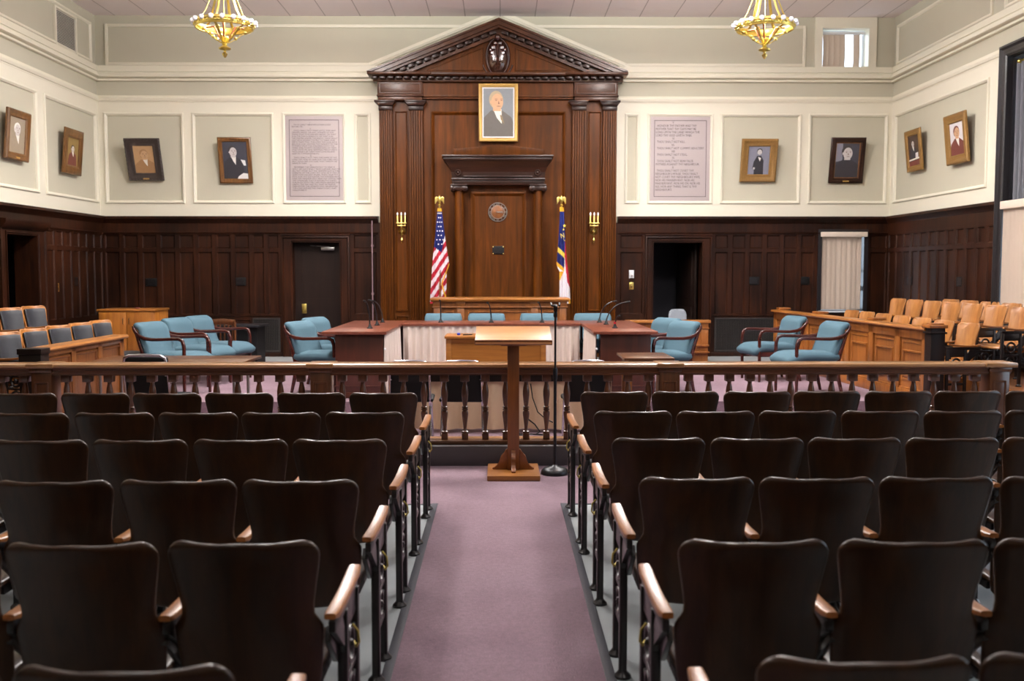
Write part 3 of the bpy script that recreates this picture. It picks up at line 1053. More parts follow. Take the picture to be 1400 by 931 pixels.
yb = YB-0.03
bust = sitter
portrait('dark carved frame with a faded sepia portrait, far left on the back wall', (-5.85, yb, 3.115), 0, 0.575, 0.70, 19, 'deep', ['frame_black'], 'bg_sepia',
         sitter('skin_sepia', 'coat_sepia', 'coat_sepia', 0.52, 0.66, 1.15), 0.125, plate='gold', carved=True)
desk = [('paper', [(0.55, 0.0), (1.0, 0.0), (1.0, 0.14), (0.8, 0.16), (0.6, 0.07)]), ('paper', [(0.72, 0.52), (0.9, 0.5), (0.93, 0.36), (0.84, 0.36)])]
portrait('light wooden frame, black and white portrait with papers, beside the left stone tablet', (-4.37, yb, 3.068), 0, 0.545, 0.75, 11, 'flat', ['frame_brown'], 'bg_black',
         sitter('skin_pale', 'hair_dark', 'coat_black', 0.42, 0.72, 0.95, extra=desk), 0.075)
stand = [('coat_black', [(0.3, 0.0), (0.74, 0.0), (0.72, 0.5), (0.6, 0.66), (0.42, 0.66), (0.27, 0.45), (0.22, 0.2), (0.3, 0.2)]), ('shirt', [(0.46, 0.62), (0.6, 0.58), (0.55, 0.46)]), ('skin_pale', ell(0.3, 0.22, 0.05, 0.04, 10)),
         ('hair_dark', ell(0.52, 0.82, 0.13, 0.1)), ('skin_pale', ell(0.52, 0.79, 0.108, 0.09)), ('feature', ell(0.5, 0.81, 0.012, 0.006, 8)), ('feature', ell(0.56, 0.81, 0.012, 0.006, 8)), ('feature', ell(0.535, 0.745, 0.025, 0.006, 8))]
portrait('wide gilt frame, small picture of a standing person, beside the right stone tablet', (4.287, yb, 3.10), 0, 0.60, 0.71, 13, 'deep', ['gold_dark'], 'bg_mid', stand, 0.125)
portrait('dark brown frame with gold inner edge, grey portrait under the small high window', (5.76, yb, 3.08), 0, 0.575, 0.75, 11, 'flat', ['drop_dark'], 'bg_black',
         [('bg_mid', [(0, 0.45), (0.3, 0.5), (0.28, 1), (0, 1)])]+sitter('skin_pale', 'hair_dark', 'coat_black', 0.5, 0.7, 1.25, tie='coat_black'), 0.085, liner='frame_brown', plate='gold')
xl = XL+0.06
portrait('brown frame, pale grey-haired sitter on taupe ground, nearest picture on the left wall', (xl, 13.757, 3.12), PI/2, 0.64, 0.67, 5, 'deep', ['frame_brown'], 'bg_taupe',
         sitter('skin_pale', 'shirt', 'bg_taupe', 0.52, 0.66, 1.1), 0.10, plate='gold')
portrait('wide oak frame, small sitter on olive ground, left wall near the corner', (xl, 15.52, 3.10), PI/2, 0.66, 0.68, 5, 'flat', ['frame_brown'], 'bg_olive',
         sitter('skin_pale', 'hair_dark', 'coat_brown', 0.5, 0.6, 0.8), 0.135)
xr = XR-0.06
table_fig = [('bg_white', [(0.62, 0.4), (0.85, 0.42), (0.85, 0.26), (0.6, 0.24)]), ('cream_mat', [(0.0, 0.22), (1, 0.26), (1, 0.21), (0, 0.17)]), ('coat_brown', [(0.0, 0.15), (1, 0.19), (1, 0.02), (0, 0.0)])]
portrait('narrow gilt frame, dark picture of a person at a table, right wall', (xr, 15.60, 3.17), -PI/2, 0.58, 0.64, 6, 'flat', ['gold_dark'], 'bg_dark',
         sitter('skin_pale', 'hair_dark', 'coat_black', 0.42, 0.72, 0.7, extra=table_fig), 0.09)
portrait('gilt frame, person in maroon jacket on white ground, right wall beside the window', (xr, 14.13, 3.13), -PI/2, 0.66, 0.70, 6, 'deep', ['gold_dark'], 'bg_white',
         sitter('skin', 'coat_brown', 'coat_brown', 0.5, 0.68, 1.2), 0.125)

# ------------------------------------------------------------------ mahogany backdrop behind the bench
bd = thing('pedimented_backdrop', 'tall mahogany backdrop with fluted pilasters, dentil cornice and triangular pediment behind the bench', 'wall panelling', (-0.03, YB, 0.18))


def bx(px, d):
    return at(px, 250, YB-d)[0]


def bz(py, d):
    return at(690, py, YB-d)[1]


def bput(b, name, m, parent=None, **k):
    k.setdefault('angle', 24)
    return b.build(name, m, parent or bd, Mx=MB, world=True, **k)


XA, XB = bx(518, .3), bx(844, .3)
zt = bz(110, .3)
b = B().box(XA+0.01, XB-0.01, 0.0, 0.24, 0.18, zt, 0)
b.frame(bx(590, .24), bx(773, .24), 1.0, bz(153, .24), [(0, 0.24), (0, 0.275), (0.02, 0.285), (0.04, 0.262), (0.055, 0.24)])
b.box(bx(649, .24), bx(650.5, .24), 0.24, 0.246, bz(205, .24), bz(160, .24))
for a, c in ((540, 558), (803, 822)):
    b.frame(bx(a, .24), bx(c, .24), 0.95, bz(152, .24), [(0, 0.24), (0, 0.262), (0.014, 0.266), (0.026, 0.25), (0.03, 0.24)])
    b.frame(bx(a, .24), bx(c, .24), 0.55, 0.88, [(0, 0.24), (0, 0.262), (0.014, 0.266), (0.026, 0.25), (0.03, 0.24)])
b.cells(bx(578, .24), bx(783, .24), bz(136, .25), bz(110, .25), 0.24, 0.30, [])
b.box(bx(578, .3), bx(783, .3), 0.24, 0.325, bz(133, .3), bz(130, .3), 0.006)
bput(b, 'back_panel', 'drop')
for k, (a, c, ca, cc) in enumerate(((518.7, 537, 512.5, 540.5), (559.5, 578.8, 553.8, 583), (782, 801, 777.5, 803.8), (823.8, 843, 820, 847.5))):
    x0, x1 = bx(a, .33), bx(c, .33)
    b = B().box(x0, x1, 0.2, 0.305, 0.42, bz(150, .33))
    n = 6
    p = (x1-x0)/n
    for i in range(n):
        b.box(x0+i*p+0.007, x0+(i+1)*p-0.007, 0.3, 0.33, 0.46, bz(151, .33), 0.006)
    b.box(x0-0.02, x1+0.02, 0.2, 0.36, 0.18, 0.40, 0.006).box(x0-0.012, x1+0.012, 0.2, 0.345, 0.38, 0.43, 0.01)
    pil = bput(b, 'pilaster', 'drop')
    y0, y1 = bx(ca, .37), bx(cc, .37)
    z0, z1, zn = bz(150.5, .35), bz(137, .37), bz(144, .36)
    b = B().box(x0-0.004, x1+0.004, 0.2, 0.338, z0, zn, 0.004)
    b.prism([(x0-0.004, zn-0.005), (x1+0.004, zn-0.005), (y1-0.01, zn+0.045), (y1-0.01, zn+0.055), (y0+0.01, zn+0.055), (y0+0.01, zn+0.045)], 'y', 0.2, 0.375, 0.004)
    b.box(y0, y1, 0.2, 0.39, zn+0.05, z1, 0.006)
    bput(b, 'capital', 'drop_dark', pil)
b = B()
for a, c in ((517, 578.5), (784.5, 844)):
    b.box(bx(a, .35), bx(c, .35), 0.2, 0.35, bz(131, .35), zt, 0.004)
    b.box(bx(a, .35)-0.012, bx(c, .35)+0.012, 0.2, 0.365, bz(132, .35), bz(129.7, .35), 0.006)
    b.box(bx(a, .35)+0.01, bx(c, .35)-0.01, 0.2, 0.34, bz(137, .35), bz(132, .35), 0.002)
    b.frame(bx(a, .35)+0.03, bx(c, .35)-0.03, bz(128, .35), bz(113, .35), [(0, 0.35), (0.004, 0.357), (0.012, 0.357), (0.016, 0.35)])
bput(b, 'frieze', 'drop_x')
# horizontal cornice with dentils
zc0, zc1 = bz(110.5, .45), bz(98, .5)
hc = zc1-zc0
b = B()
xl0, xl1, xr0, xr1 = bx(505, .5), bx(590, .5), bx(773, .5), bx(856, .5)
b.box(bx(511, .4), bx(851, .4), 0.2, 0.37, zc0, zc1-0.03, 0.004)
b.box(xl0, xr1, 0.2, 0.50, zc1-hc*0.42, zc1-hc*0.12, 0.008)
b.box(xl0-0.02, xl1, 0.2, 0.535, zc1-hc*0.36, zc1, 0.012)
b.box(xr0, xr1+0.02, 0.2, 0.535, zc1-hc*0.36, zc1, 0.012)
b.box(xl1, xr0, 0.2, 0.515, zc1-hc*0.36, zc1-0.01, 0.012)
cor = bput(b, 'cornice', 'drop_x')
b = B()
x = xl0+0.04
while x < xr1-0.12:
    d = 0.455 if (x < xl1 or x > xr0-0.05) else 0.43
    b.box(x, x+0.092, 0.36, d, zc0+0.035, zc1-hc*0.44, 0.004)
    x += 0.131
bput(b, 'dentil_band', 'drop_dark', cor)
# raking cornice
XLp, ZLp = at(501, 97, YB-.55)
XRp, ZRp = at(859, 97, YB-.55)
XAp, ZAp = at(682, 24, YB-.55)
sl = (ZAp-ZLp)/(XAp-XLp)
sr = (ZAp-ZRp)/(XAp-XRp)
zbase = zc1-0.005


def chev(b, v0, v1, d0, d1, bev=0.006):
    za0, za1 = ZAp-v0, ZAp-v1
    l0 = max(XLp, XAp-(za0-zbase)/sl)
    l1 = max(XLp, XAp-(za1-zbase)/sl)
    r0 = min(XRp, XAp-(za0-zbase)/sr)
    r1 = min(XRp, XAp-(za1-zbase)/sr)
    zl = lambda xx, v: ZAp-v-(XAp-xx)*sl
    zr = lambda xx, v: ZAp-v-(XAp-xx)*sr
    b.prism([(l0, zl(l0, v0)), (XAp, za0), (XAp, za1), (l1, zl(l1, v1))], 'y', d0, d1)
    b.prism([(XAp, za0), (r0, zr(r0, v0)), (r1, zr(r1, v1)), (XAp, za1)], 'y', d0, d1)


b = B()
chev(b, 0.0, 0.035, 0.0, 0.56)
chev(b, 0.035, 0.10, 0.0, 0.535)
chev(b, 0.10, 0.14, 0.0, 0.50)
chev(b, 0.14, 0.215, 0.0, 0.40)
chev(b, 0.215, 0.265, 0.0, 0.425)
ped = bput(b, 'pediment', 'drop_x', angle=30)
b = B()
for sgn, s_, L in ((-1, sl, XAp-XLp), (1, -sr, XRp-XAp)):
    x = 0.10
    while x < L-0.55:
        xc = XAp+sgn*x
        zc = ZAp-0.175-abs(x)*abs(s_)
        b.obox((xc, 0.43, zc), (0.10, 0.09, 0.055), Matrix.Rotation(sgn*math.atan(abs(s_)), 4, 'Y'), 0.004)
        x += 0.131
bput(b, 'dentil_band', 'drop_dark', ped)
b = B()
zty = ZAp-0.24
b.prism([(XAp-(zty-zbase)/sl, zbase), (XAp-(zty-zbase)/sr, zbase), (XAp, zty)], 'y', 0.0, 0.35)
for sg in (-1, 1):
    xi, xo = XAp+sg*0.26, XAp+sg*1.16
    zlo = zbase+0.055
    P = [(xi, zlo), (xo, zlo), (xi, zlo+0.9*abs(sl))]
    cx, cz = sum(p[0] for p in P)/3, sum(p[1] for p in P)/3
    for q in range(3):
        (xa_, za_), (xb_, zb_) = P[q], P[(q+1) % 3]
        b.tube([(xa_, 0.352, za_), (xb_, 0.352, zb_)], 0.012, 6, (0, 1, 0))
bput(b, 'tympanum', 'drop', ped)
# carved oval cartouche
cx, cz = at(680.5, 77, YB-.42)
b = B()
b.grid(lambda u, v: (cx+0.165*v*math.cos(2*PI*u), 0.36+0.11*math.sqrt(max(0, 1-(v*0.98)**2)), cz+0.27*v*math.sin(2*PI*u)*(1.0 if math.sin(2*PI*u) > 0 else 1.08)), 40, 10, wrap=True)
pts = [(cx+0.185*math.cos(2*PI*k/40), 0.37, cz+0.295*math.sin(2*PI*k/40)) for k in range(40)]
b.tube(pts, 0.02, 8, (0, 1, 0), closed=True)
pts = [(cx+0.25*math.cos(2*PI*k/40), 0.355, cz-0.03+0.30*math.sin(2*PI*k/40)) for k in range(22, 39)]
b.tube(pts, 0.014, 6, (0, 1, 0))
for sg in (-1, 1):
    for (dx, dz, r) in ((0.07, 0.13, 0.05), (0.085, 0.05, 0.042), (0.06, -0.01, 0.032), (0.04, 0.2, 0.035), (0.11, 0.1, 0.03)):
        b.ball((cx+sg*dx, 0.45-abs(dx)*0.3, cz+dz), r, 10, 1.2)
    b.tube([(cx, 0.46, cz-0.1), (cx+sg*0.04, 0.465, cz-0.085), (cx+sg*0.085, 0.44, cz-0.1)], 0.012, 6)
b.tube([(cx, 0.46, cz+0.2), (cx, 0.49, cz), (cx, 0.43, cz-0.22)], [0.02, 0.022, 0.01], 8)
b.ball((cx, 0.42, cz+0.30), 0.05, 10)
bput(b, 'cartouche', 'drop_gloss', ped)

# hood over the niche
def loft(b, r0, z0, r1, z1):
    A = [b.bm.verts.new((x, y, z0)) for x, y in ((r0[0], r0[2]), (r0[1], r0[2]), (r0[1], r0[3]), (r0[0], r0[3]))]
    C = [b.bm.verts.new((x, y, z1)) for x, y in ((r1[0], r1[2]), (r1[1], r1[2]), (r1[1], r1[3]), (r1[0], r1[3]))]
    b.face(A)
    b.face(C[::-1])
    for k in range(4):
        b.face([A[k], A[(k+1) % 4], C[(k+1) % 4], C[k]])


b = B()
dH = 0.58
b.box(bx(604, dH), bx(757, dH), 0.23, dH, bz(214.5, dH), bz(211.5, dH), 0.008)
b.box(bx(606, dH), bx(755, dH), 0.23, dH-0.025, bz(218.5, dH), bz(214.3, dH), 0.006)
steps = [(607.5, 753.5, 0.53, 219), (611, 750, 0.49, 224), (614.5, 747.5, 0.455, 229), (617, 745.5, 0.43, 235), (617.5, 745, 0.425, 243)]
for (a, c, d, y), (a2, c2, d2, y2) in zip(steps, steps[1:]):
    loft(b, (bx(a, d), bx(c, d), 0.23, d), bz(y, d), (bx(a2, d2), bx(c2, d2), 0.23, d2), bz(y2, d2))
b.box(bx(618, .43), bx(744.5, .43), 0.23, 0.42, bz(253, .43), bz(243, .43), 0.004)
b.box(bx(617, .44), bx(745.5, .44), 0.23, 0.44, bz(246, .44), bz(243.5, .44), 0.005)
b.box(bx(634, .44), bx(728, .44), 0.3, 0.45, bz(242, .44), bz(240.3, .44), 0.004)
hood = bput(b, 'hood', 'drop_dark')
b = B()
b.prism([(bx(619, .3), bz(212, .3)), (bx(743, .3), bz(212, .3)), (bx(743, .3), bz(203.5, .3)), (bx(682, .3), bz(198.3, .3)), (bx(619, .3), bz(203.5, .3))], 'y', 0.23, 0.30, 0.004)
bput(b, 'hood_crest', 'drop', hood)
for px in (626, 735):
    c = (bx(px, .45), 0.445, bz(236, .45))
    b = B().torus(c, 0.042, 0.014, 'y', 20, 8).lathe([(0.03, -0.02), (0.03, 0.0), (0.016, 0.012), (0.004, 0.016)], 14, c, 'y')
    bput(b, 'rosette', 'drop_dark', hood)
for px in (627.5, 735.5):
    x = bx(px, .38)
    b = B()
    zc = bz(261, .38)
    b.lathe([(0.088, 0.32), (0.084, 1.2), (0.076, 2.2), (0.072, zc)], 20, (x, 0.36, 0))
    b.lathe([(0.12, 0.18), (0.12, 0.24), (0.10, 0.25), (0.108, 0.28), (0.09, 0.32)], 20, (x, 0.36, 0))
    colm = bput(b, 'column', 'drop')
    b = B()
    b.box(x-0.135, x+0.135, 0.24, 0.48, zc+0.075, zc+0.10, 0.006).box(x-0.10, x+0.10, 0.26, 0.46, zc+0.0, zc+0.08, 0.01)
    for sg in (-1, 1):
        b.lathe([(0.048, 0.25), (0.048, 0.47), (0.03, 0.475), (0.03, 0.485), (0.012, 0.49)], 16, (x+sg*0.098, 0, zc+0.035), 'y')
    bput(b, 'capital', 'drop_dark', colm)
b = B()
b.box(bx(640, .3), bx(723, .3), 0.238, 0.262, 1.0, bz(254, .27), 0)
b.frame(bx(643, .27), bx(720, .27), 1.05, bz(262, .27), [(0, 0.262), (0, 0.29), (0.03, 0.30), (0.06, 0.275), (0.075, 0.262)])
bput(b, 'niche_panel', 'drop')

# clock and the small black plate in the niche
t = thing('wall_clock', 'round bronze wall clock without case, in the niche of the backdrop', 'clock', (bx(680.5, .28), YB-0.263, bz(290, .27)))
B().lathe([(0.118, 0), (0.118, -0.012), (0.10, -0.018), (0.002, -0.018)], 32, (0, 0, 0), 'y').build('dial', 'oak_dark', t)
B().torus((0, -0.014, 0), 0.152, 0.006, 'y', 36, 6).torus((0, -0.014, 0), 0.106, 0.005, 'y', 36, 6).build('bezel', 'steel', t)
b = B()
for k, s_ in enumerate(('XII', 'I', 'II', 'III', 'IIII', 'V', 'VI', 'VII', 'VIII', 'IX', 'X', 'XI')):
    a = -2*PI*k/12
    text_faces(b, s_, 0.05, (0, 0, 0), 0.004, 1.0, 'CENTER', Mx=Matrix.Rotation(-a, 4, 'Y') @ Matrix.Translation((0, -0.016, 0.112)))
b.build('numerals', 'steel', t)
B().obox((0.035, -0.026, 0.003), (0.10, 0.004, 0.010), Matrix.Rotation(R(-4), 4, 'Y')).build('hour_hand', 'steel', t)
B().obox((0.03, -0.032, -0.006), (0.13, 0.004, 0.007), Matrix.Rotation(R(8), 4, 'Y')).lathe([(0.010, -0.036), (0.010, -0.018)], 10, (0, 0, 0), 'y').build('minute_hand', 'steel', t)


def wall_plate(label, loc, rotz, mat='black', w=0.19, h=0.135, screws='blackmetal', group=None, slots=True):
    t = thing('wall_plate', label, 'wall plate', loc, rotz, group)
    B().box(-w/2, w/2, -0.014, 0, -h/2, h/2, 0.004).build('plate', mat, t)
    if slots:
        b = B()
        for i in range(5):
            z = -h*0.3+h*0.6*i/4
            b.box(-w*0.36, w*0.36, -0.017, -0.013, z-0.005, z+0.005)
        b.build('louvre', 'iron', t)
    b = B()
    for sx in (-1, 1):
        for sz in (-1, 1):
            b.lathe([(0.008, 0), (0.008, -0.018), (0.003, -0.02)], 8, (sx*(w/2-0.012), 0, sz*(h/2-0.012)), 'y')
    b.build('screws', screws, t)
    return t


wall_plate('black plate with brass screws, in the niche below the clock', (bx(681, .27), YB-0.263, bz(342, .27)), 0, screws='brass')
G = 'black plates on the dark wainscot'
wp = YB-0.03
wall_plate('black plate on the back wainscot above the oak cabinet', (-5.82, wp, 1.426), 0, group=G)
wall_plate('black plate on the back wainscot left of the left door, above the teal armchairs', (-4.346, wp, 1.438), 0, group=G)
wall_plate('black plate on the dark back panelling just right of the open doorway', (4.248, wp, 1.449), 0, group=G)
wall_plate('black glossy plate on the back wainscot beside the blind window', (5.106, wp, 1.449), 0, group=G, slots=False)
wall_plate('black plate on the left side wall near its corner, right of a brass switch', (XL+0.03, 15.60, 1.45), PI/2, group=G)
wall_plate('black plate on the right side wall, the one closest to the corner', (XR-0.03, 15.80, 1.457), -PI/2, group=G)
wall_plate('black plate on the right side wall, the one nearer the tall window', (XR-0.03, 14.06, 1.465), -PI/2, group=G)


def switch(label, loc, rotz, mat, w=0.075, h=0.12, kind='toggle'):
    t = thing('light_switch' if kind == 'toggle' else 'thermostat', label, 'switch' if kind == 'toggle' else 'thermostat', loc, rotz)
    B().box(-w/2, w/2, -0.008, 0, -h/2, h/2, 0.003).build('plate', mat, t)
    if kind == 'toggle':
        B().box(-0.008, 0.008, -0.022, -0.006, 0.0, 0.022, 0.003).build('toggle', 'brass', t)
        B().box(-w*0.22, w*0.22, -0.011, -0.007, -0.04, 0.04, 0.002).build('switch_well', 'gold_dark', t)
    else:
        B().box(-w*0.4, w*0.4, -0.03, -0.007, -h*0.42, h*0.42, 0.006).build('cover', 'white', t)
        B().box(-w*0.1, w*0.25, -0.033, -0.029, -h*0.3, -h*0.08, 0.001).build('dial', 'steel', t)
    return t


switch('brass light switch plate on the left side wall beside the doorway', (XL+0.03, 15.0, 1.369), PI/2, 'brass', 0.09, 0.13)
switch('brass switch plate under the white thermostat beside the open doorway', (2.20, YB-0.03, 1.364), 0, 'brass')
switch('white thermostat on the panelling left of the open doorway', (2.20, YB-0.03, 1.560), 0, 'white', 0.085, 0.14, 'thermostat')

tag(B().tube([(0, 0, -.64), (0, 0, 1.62)], 0.011, 8).tube([(0, 0, 1.62), (0, 0.01, 1.66), (0, 0.04, 1.68)], 0.011, 8).box(-0.02, 0.02, 0.0, 0.02, 0.4, 0.43).box(-0.02, 0.02, 0.0, 0.02, 1.2, 1.23).build('conduit', 'conduit', loc=(at(509, 350, 16.66)[0], 16.66, 0.82)),
    'thin metal conduit running up the panelling left of the backdrop', 'conduit')

# air vent high on the left wall
t = thing('air_vent', 'louvred air vent high on the left wall near the corner', 'vent', (XL+0.003, 15.58, 4.96), PI/2)
w, h = 0.76, 0.61
B().frame(-w/2, w/2, 0, h, [(0, 0), (0, -0.035), (0.03, -0.04), (0.04, -0.02), (0.04, 0)]).build('frame', 'cream', t)
B().box(-w/2+0.02, w/2-0.02, -0.006, 0, 0.02, h-0.02).build('duct_opening', 'black', t)
b = B()
for i in range(22):
    b.obox((0, -0.022, 0.055+0.5*i/21), (w-0.08, 0.008, 0.010), Matrix.Rotation(R(25), 4, 'X'))
b.build('louvres', 'vent', t)

# centre portrait on the backdrop
portrait('gold framed painting of an elderly person in grey, high on the mahogany backdrop', (-0.03, YB-0.31, 3.722), 0, 0.64, 0.92, 5, 'flat', ['gold'], 'bg_grey',
         sitter('skin', 'hair', 'coat_grey', 0.45, 0.72, 1.25, tie='cream_mat', turn=0.25,
                extra=[('tie', [(0.55, 0.46), (0.62, 0.44), (0.70, 0.26), (0.58, 0.36)])]), 0.062, liner='white', wire=True)

# ------------------------------------------------------------------ stone tablets with the engraved writing
LT = ["                              I", "   THOU SHALT HAVE NO OTHER GODS", "BEFORE ME.",
      "                              II", "   THOU SHALT NOT MAKE UNTO THEE ANY", "GRAVEN IMAGE, OR ANY LIKENESS OF ANY", "THING THAT IS IN HEAVEN ABOVE, OR THAT",
      "IS IN THE EARTH BENEATH, OR THAT IS IN", "THE WATER UNDER THE EARTH: THOU SHALT", "NOT BOW DOWN THYSELF TO THEM, NOR", "SERVE THEM: FOR I THE LORD THY GOD AM A",
      "JEALOUS GOD, VISITING THE INIQUITY OF THE", "FATHERS UPON THE CHILDREN UNTO THE", "THIRD AND FOURTH GENERATION OF THEM", "THAT HATE ME; AND SHEWING MERCY UNTO",
      "THOUSANDS OF THEM THAT LOVE ME AND", "KEEP MY COMMANDMENTS.",
      "                              III", "   THOU SHALT NOT TAKE THE NAME OF THE", "LORD THY GOD IN VAIN; FOR THE LORD WILL", "NOT HOLD HIM GUILTLESS THAT TAKETH HIS", "NAME IN VAIN.",
      "                              IV", "   REMEMBER THE SABBATH DAY TO KEEP IT", "HOLY. SIX DAYS SHALT THOU LABOUR, AND DO", "ALL THY WORK: BUT THE SEVENTH DAY IS THE", "SABBATH OF THE LORD THY GOD: IN IT THOU",
      "SHALT NOT DO ANY WORK, THOU, NOR THY", "SON, NOR THY DAUGHTER, THY MANSERVANT,", "NOR THY MAIDSERVANT, NOR THY CATTLE, NOR", "THY STRANGER THAT IS WITHIN THY GATES:",
      "FOR IN SIX DAYS THE LORD MADE HEAVEN AND", "EARTH, THE SEA, AND ALL THAT IN THEM IS,", "AND RESTED THE SEVENTH DAY: WHEREFORE", "THE LORD BLESSED THE SABBATH DAY, AND", "HALLOWED IT."]
RT = ["                       V", "  HONOUR THY FATHER AND THY", "MOTHER THAT THY DAYS MAY BE", "LONG UPON THE LAND WHICH THE", "LORD THY GOD GIVETH THEE.", "                       VI", "  THOU SHALT NOT KILL.",
      "                      VII", "  THOU SHALT NOT COMMIT ADULTERY.", "                      VIII", "  THOU SHALT NOT STEAL.", "                       IX", "  THOU SHALT NOT BEAR FALSE", "WITNESS AGAINST THY NEIGHBOUR.",
      "                       X", "  THOU SHALT NOT COVET THY", "NEIGHBOUR'S HOUSE, THOU SHALT", "NOT COVET THY NEIGHBOUR'S WIFE,", "NOR HIS MANSERVANT, NOR HIS", "MAIDSERVANT, NOR HIS OX, NOR HIS", "ASS, NOR ANY THING THAT IS THY", "NEIGHBOUR'S."]
for k, (fr, lines, lab, tr) in enumerate(((back_frames[2], LT, 'left stone tablet on the back wall, crowded with small engraved lines numbered I to IV', (398.5, 467, 167, 261)),
                                          (back_frames[5], RT, 'right stone tablet on the back wall, engraved with short spaced lines numbered V to X', (896.5, 962, 166, 261)))):
    a, c = fr
    t = thing('stone_tablet', lab, 'tablet', ((a+c)/2, YB, ZP0), 0, 'engraved stone tablets')
    w2_, hh = (c-a)/2-0.045, ZP1-ZP0
    B().box(-w2_, w2_, -0.022, -0.001, 0.045, hh-0.045, 0.002).build('slab', 'stone', t)
    B().frame(-w2_+0.065, w2_-0.062, 0.115, hh-0.11, [(0, -0.022), (0, -0.0245), (0.008, -0.0245), (0.008, -0.022)]).build('engraved_border', 'ink', t)
    x0, z0 = at(tr[0], tr[2], YB-0.02)
    x1, z1 = at(tr[1], tr[3], YB-0.02)
    b = text_faces(B(), '\n'.join(lines), 0.05, (x0-(a+c)/2, -0.0235, z0-ZP0), 0.0008, fit=(x1-x0, z0-z1))
    b.build('inscription', 'ink', t, smooth=False)

# ------------------------------------------------------------------ wall sconces
def sconce():
    t = thing('wall_sconce', 's', 'wall lamp', (0, 0, 0), 0, 'brass sconces on the backdrop')
    B().lathe([(0.062, 0), (0.062, -0.01), (0.05, -0.022), (0.03, -0.045), (0.02, -0.07), (0.006, -0.075)], 20, (0, 0, 0.0), 'y').build('back_plate', 'brass', t)
    b = B().tube([(0, -0.06, 0), (0, -0.10, 0.02), (0, -0.11, 0.06), (0, -0.11, 0.12)], 0.011, 8)
    b.lathe([(0.004, -0.10), (0.016, -0.12), (0.022, -0.15), (0.01, -0.17), (0.008, -0.185), (0.002, -0.2)], 12, (0, -0.05, 0)).tube([(0, -0.05, -0.11), (0, -0.06, 0.0)], 0.008, 8)
    b.build('stem', 'brass', t)
    B().box(-0.088, 0.088, -0.128, -0.092, 0.118, 0.136, 0.006).box(-0.072, 0.072, -0.124, -0.096, 0.078, 0.092, 0.005).tube([(-0.06, -0.11, 0.085), (-0.06, -0.11, 0.125)], 0.007, 6).tube([(0.06, -0.11, 0.085), (0.06, -0.11, 0.125)], 0.007, 6).build('candle_bar', 'brass', t)
    for x in (-0.062, 0, 0.062):
        c = B().lathe([(0.017, 0.136), (0.013, 0.15), (0.012, 0.245), (0.008, 0.25)], 10, (x, -0.11, 0)).build('candle_tube', 'brass', t)
        B().lathe([(0.008, 0.25), (0.016, 0.268), (0.013, 0.287), (0.003, 0.306)], 10, (x, -0.11, 0)).build('bulb', 'bulb', c)
    return t


s0 = sconce()
place(s0, (bx(549, .26), YB-0.242, bz(316, .27)), 0, 'three-candle brass sconce on the left side of the backdrop')
place(dup(s0), (bx(812, .26), YB-0.242, bz(316, .27)), 0, 'three-candle brass sconce on the right side of the backdrop')

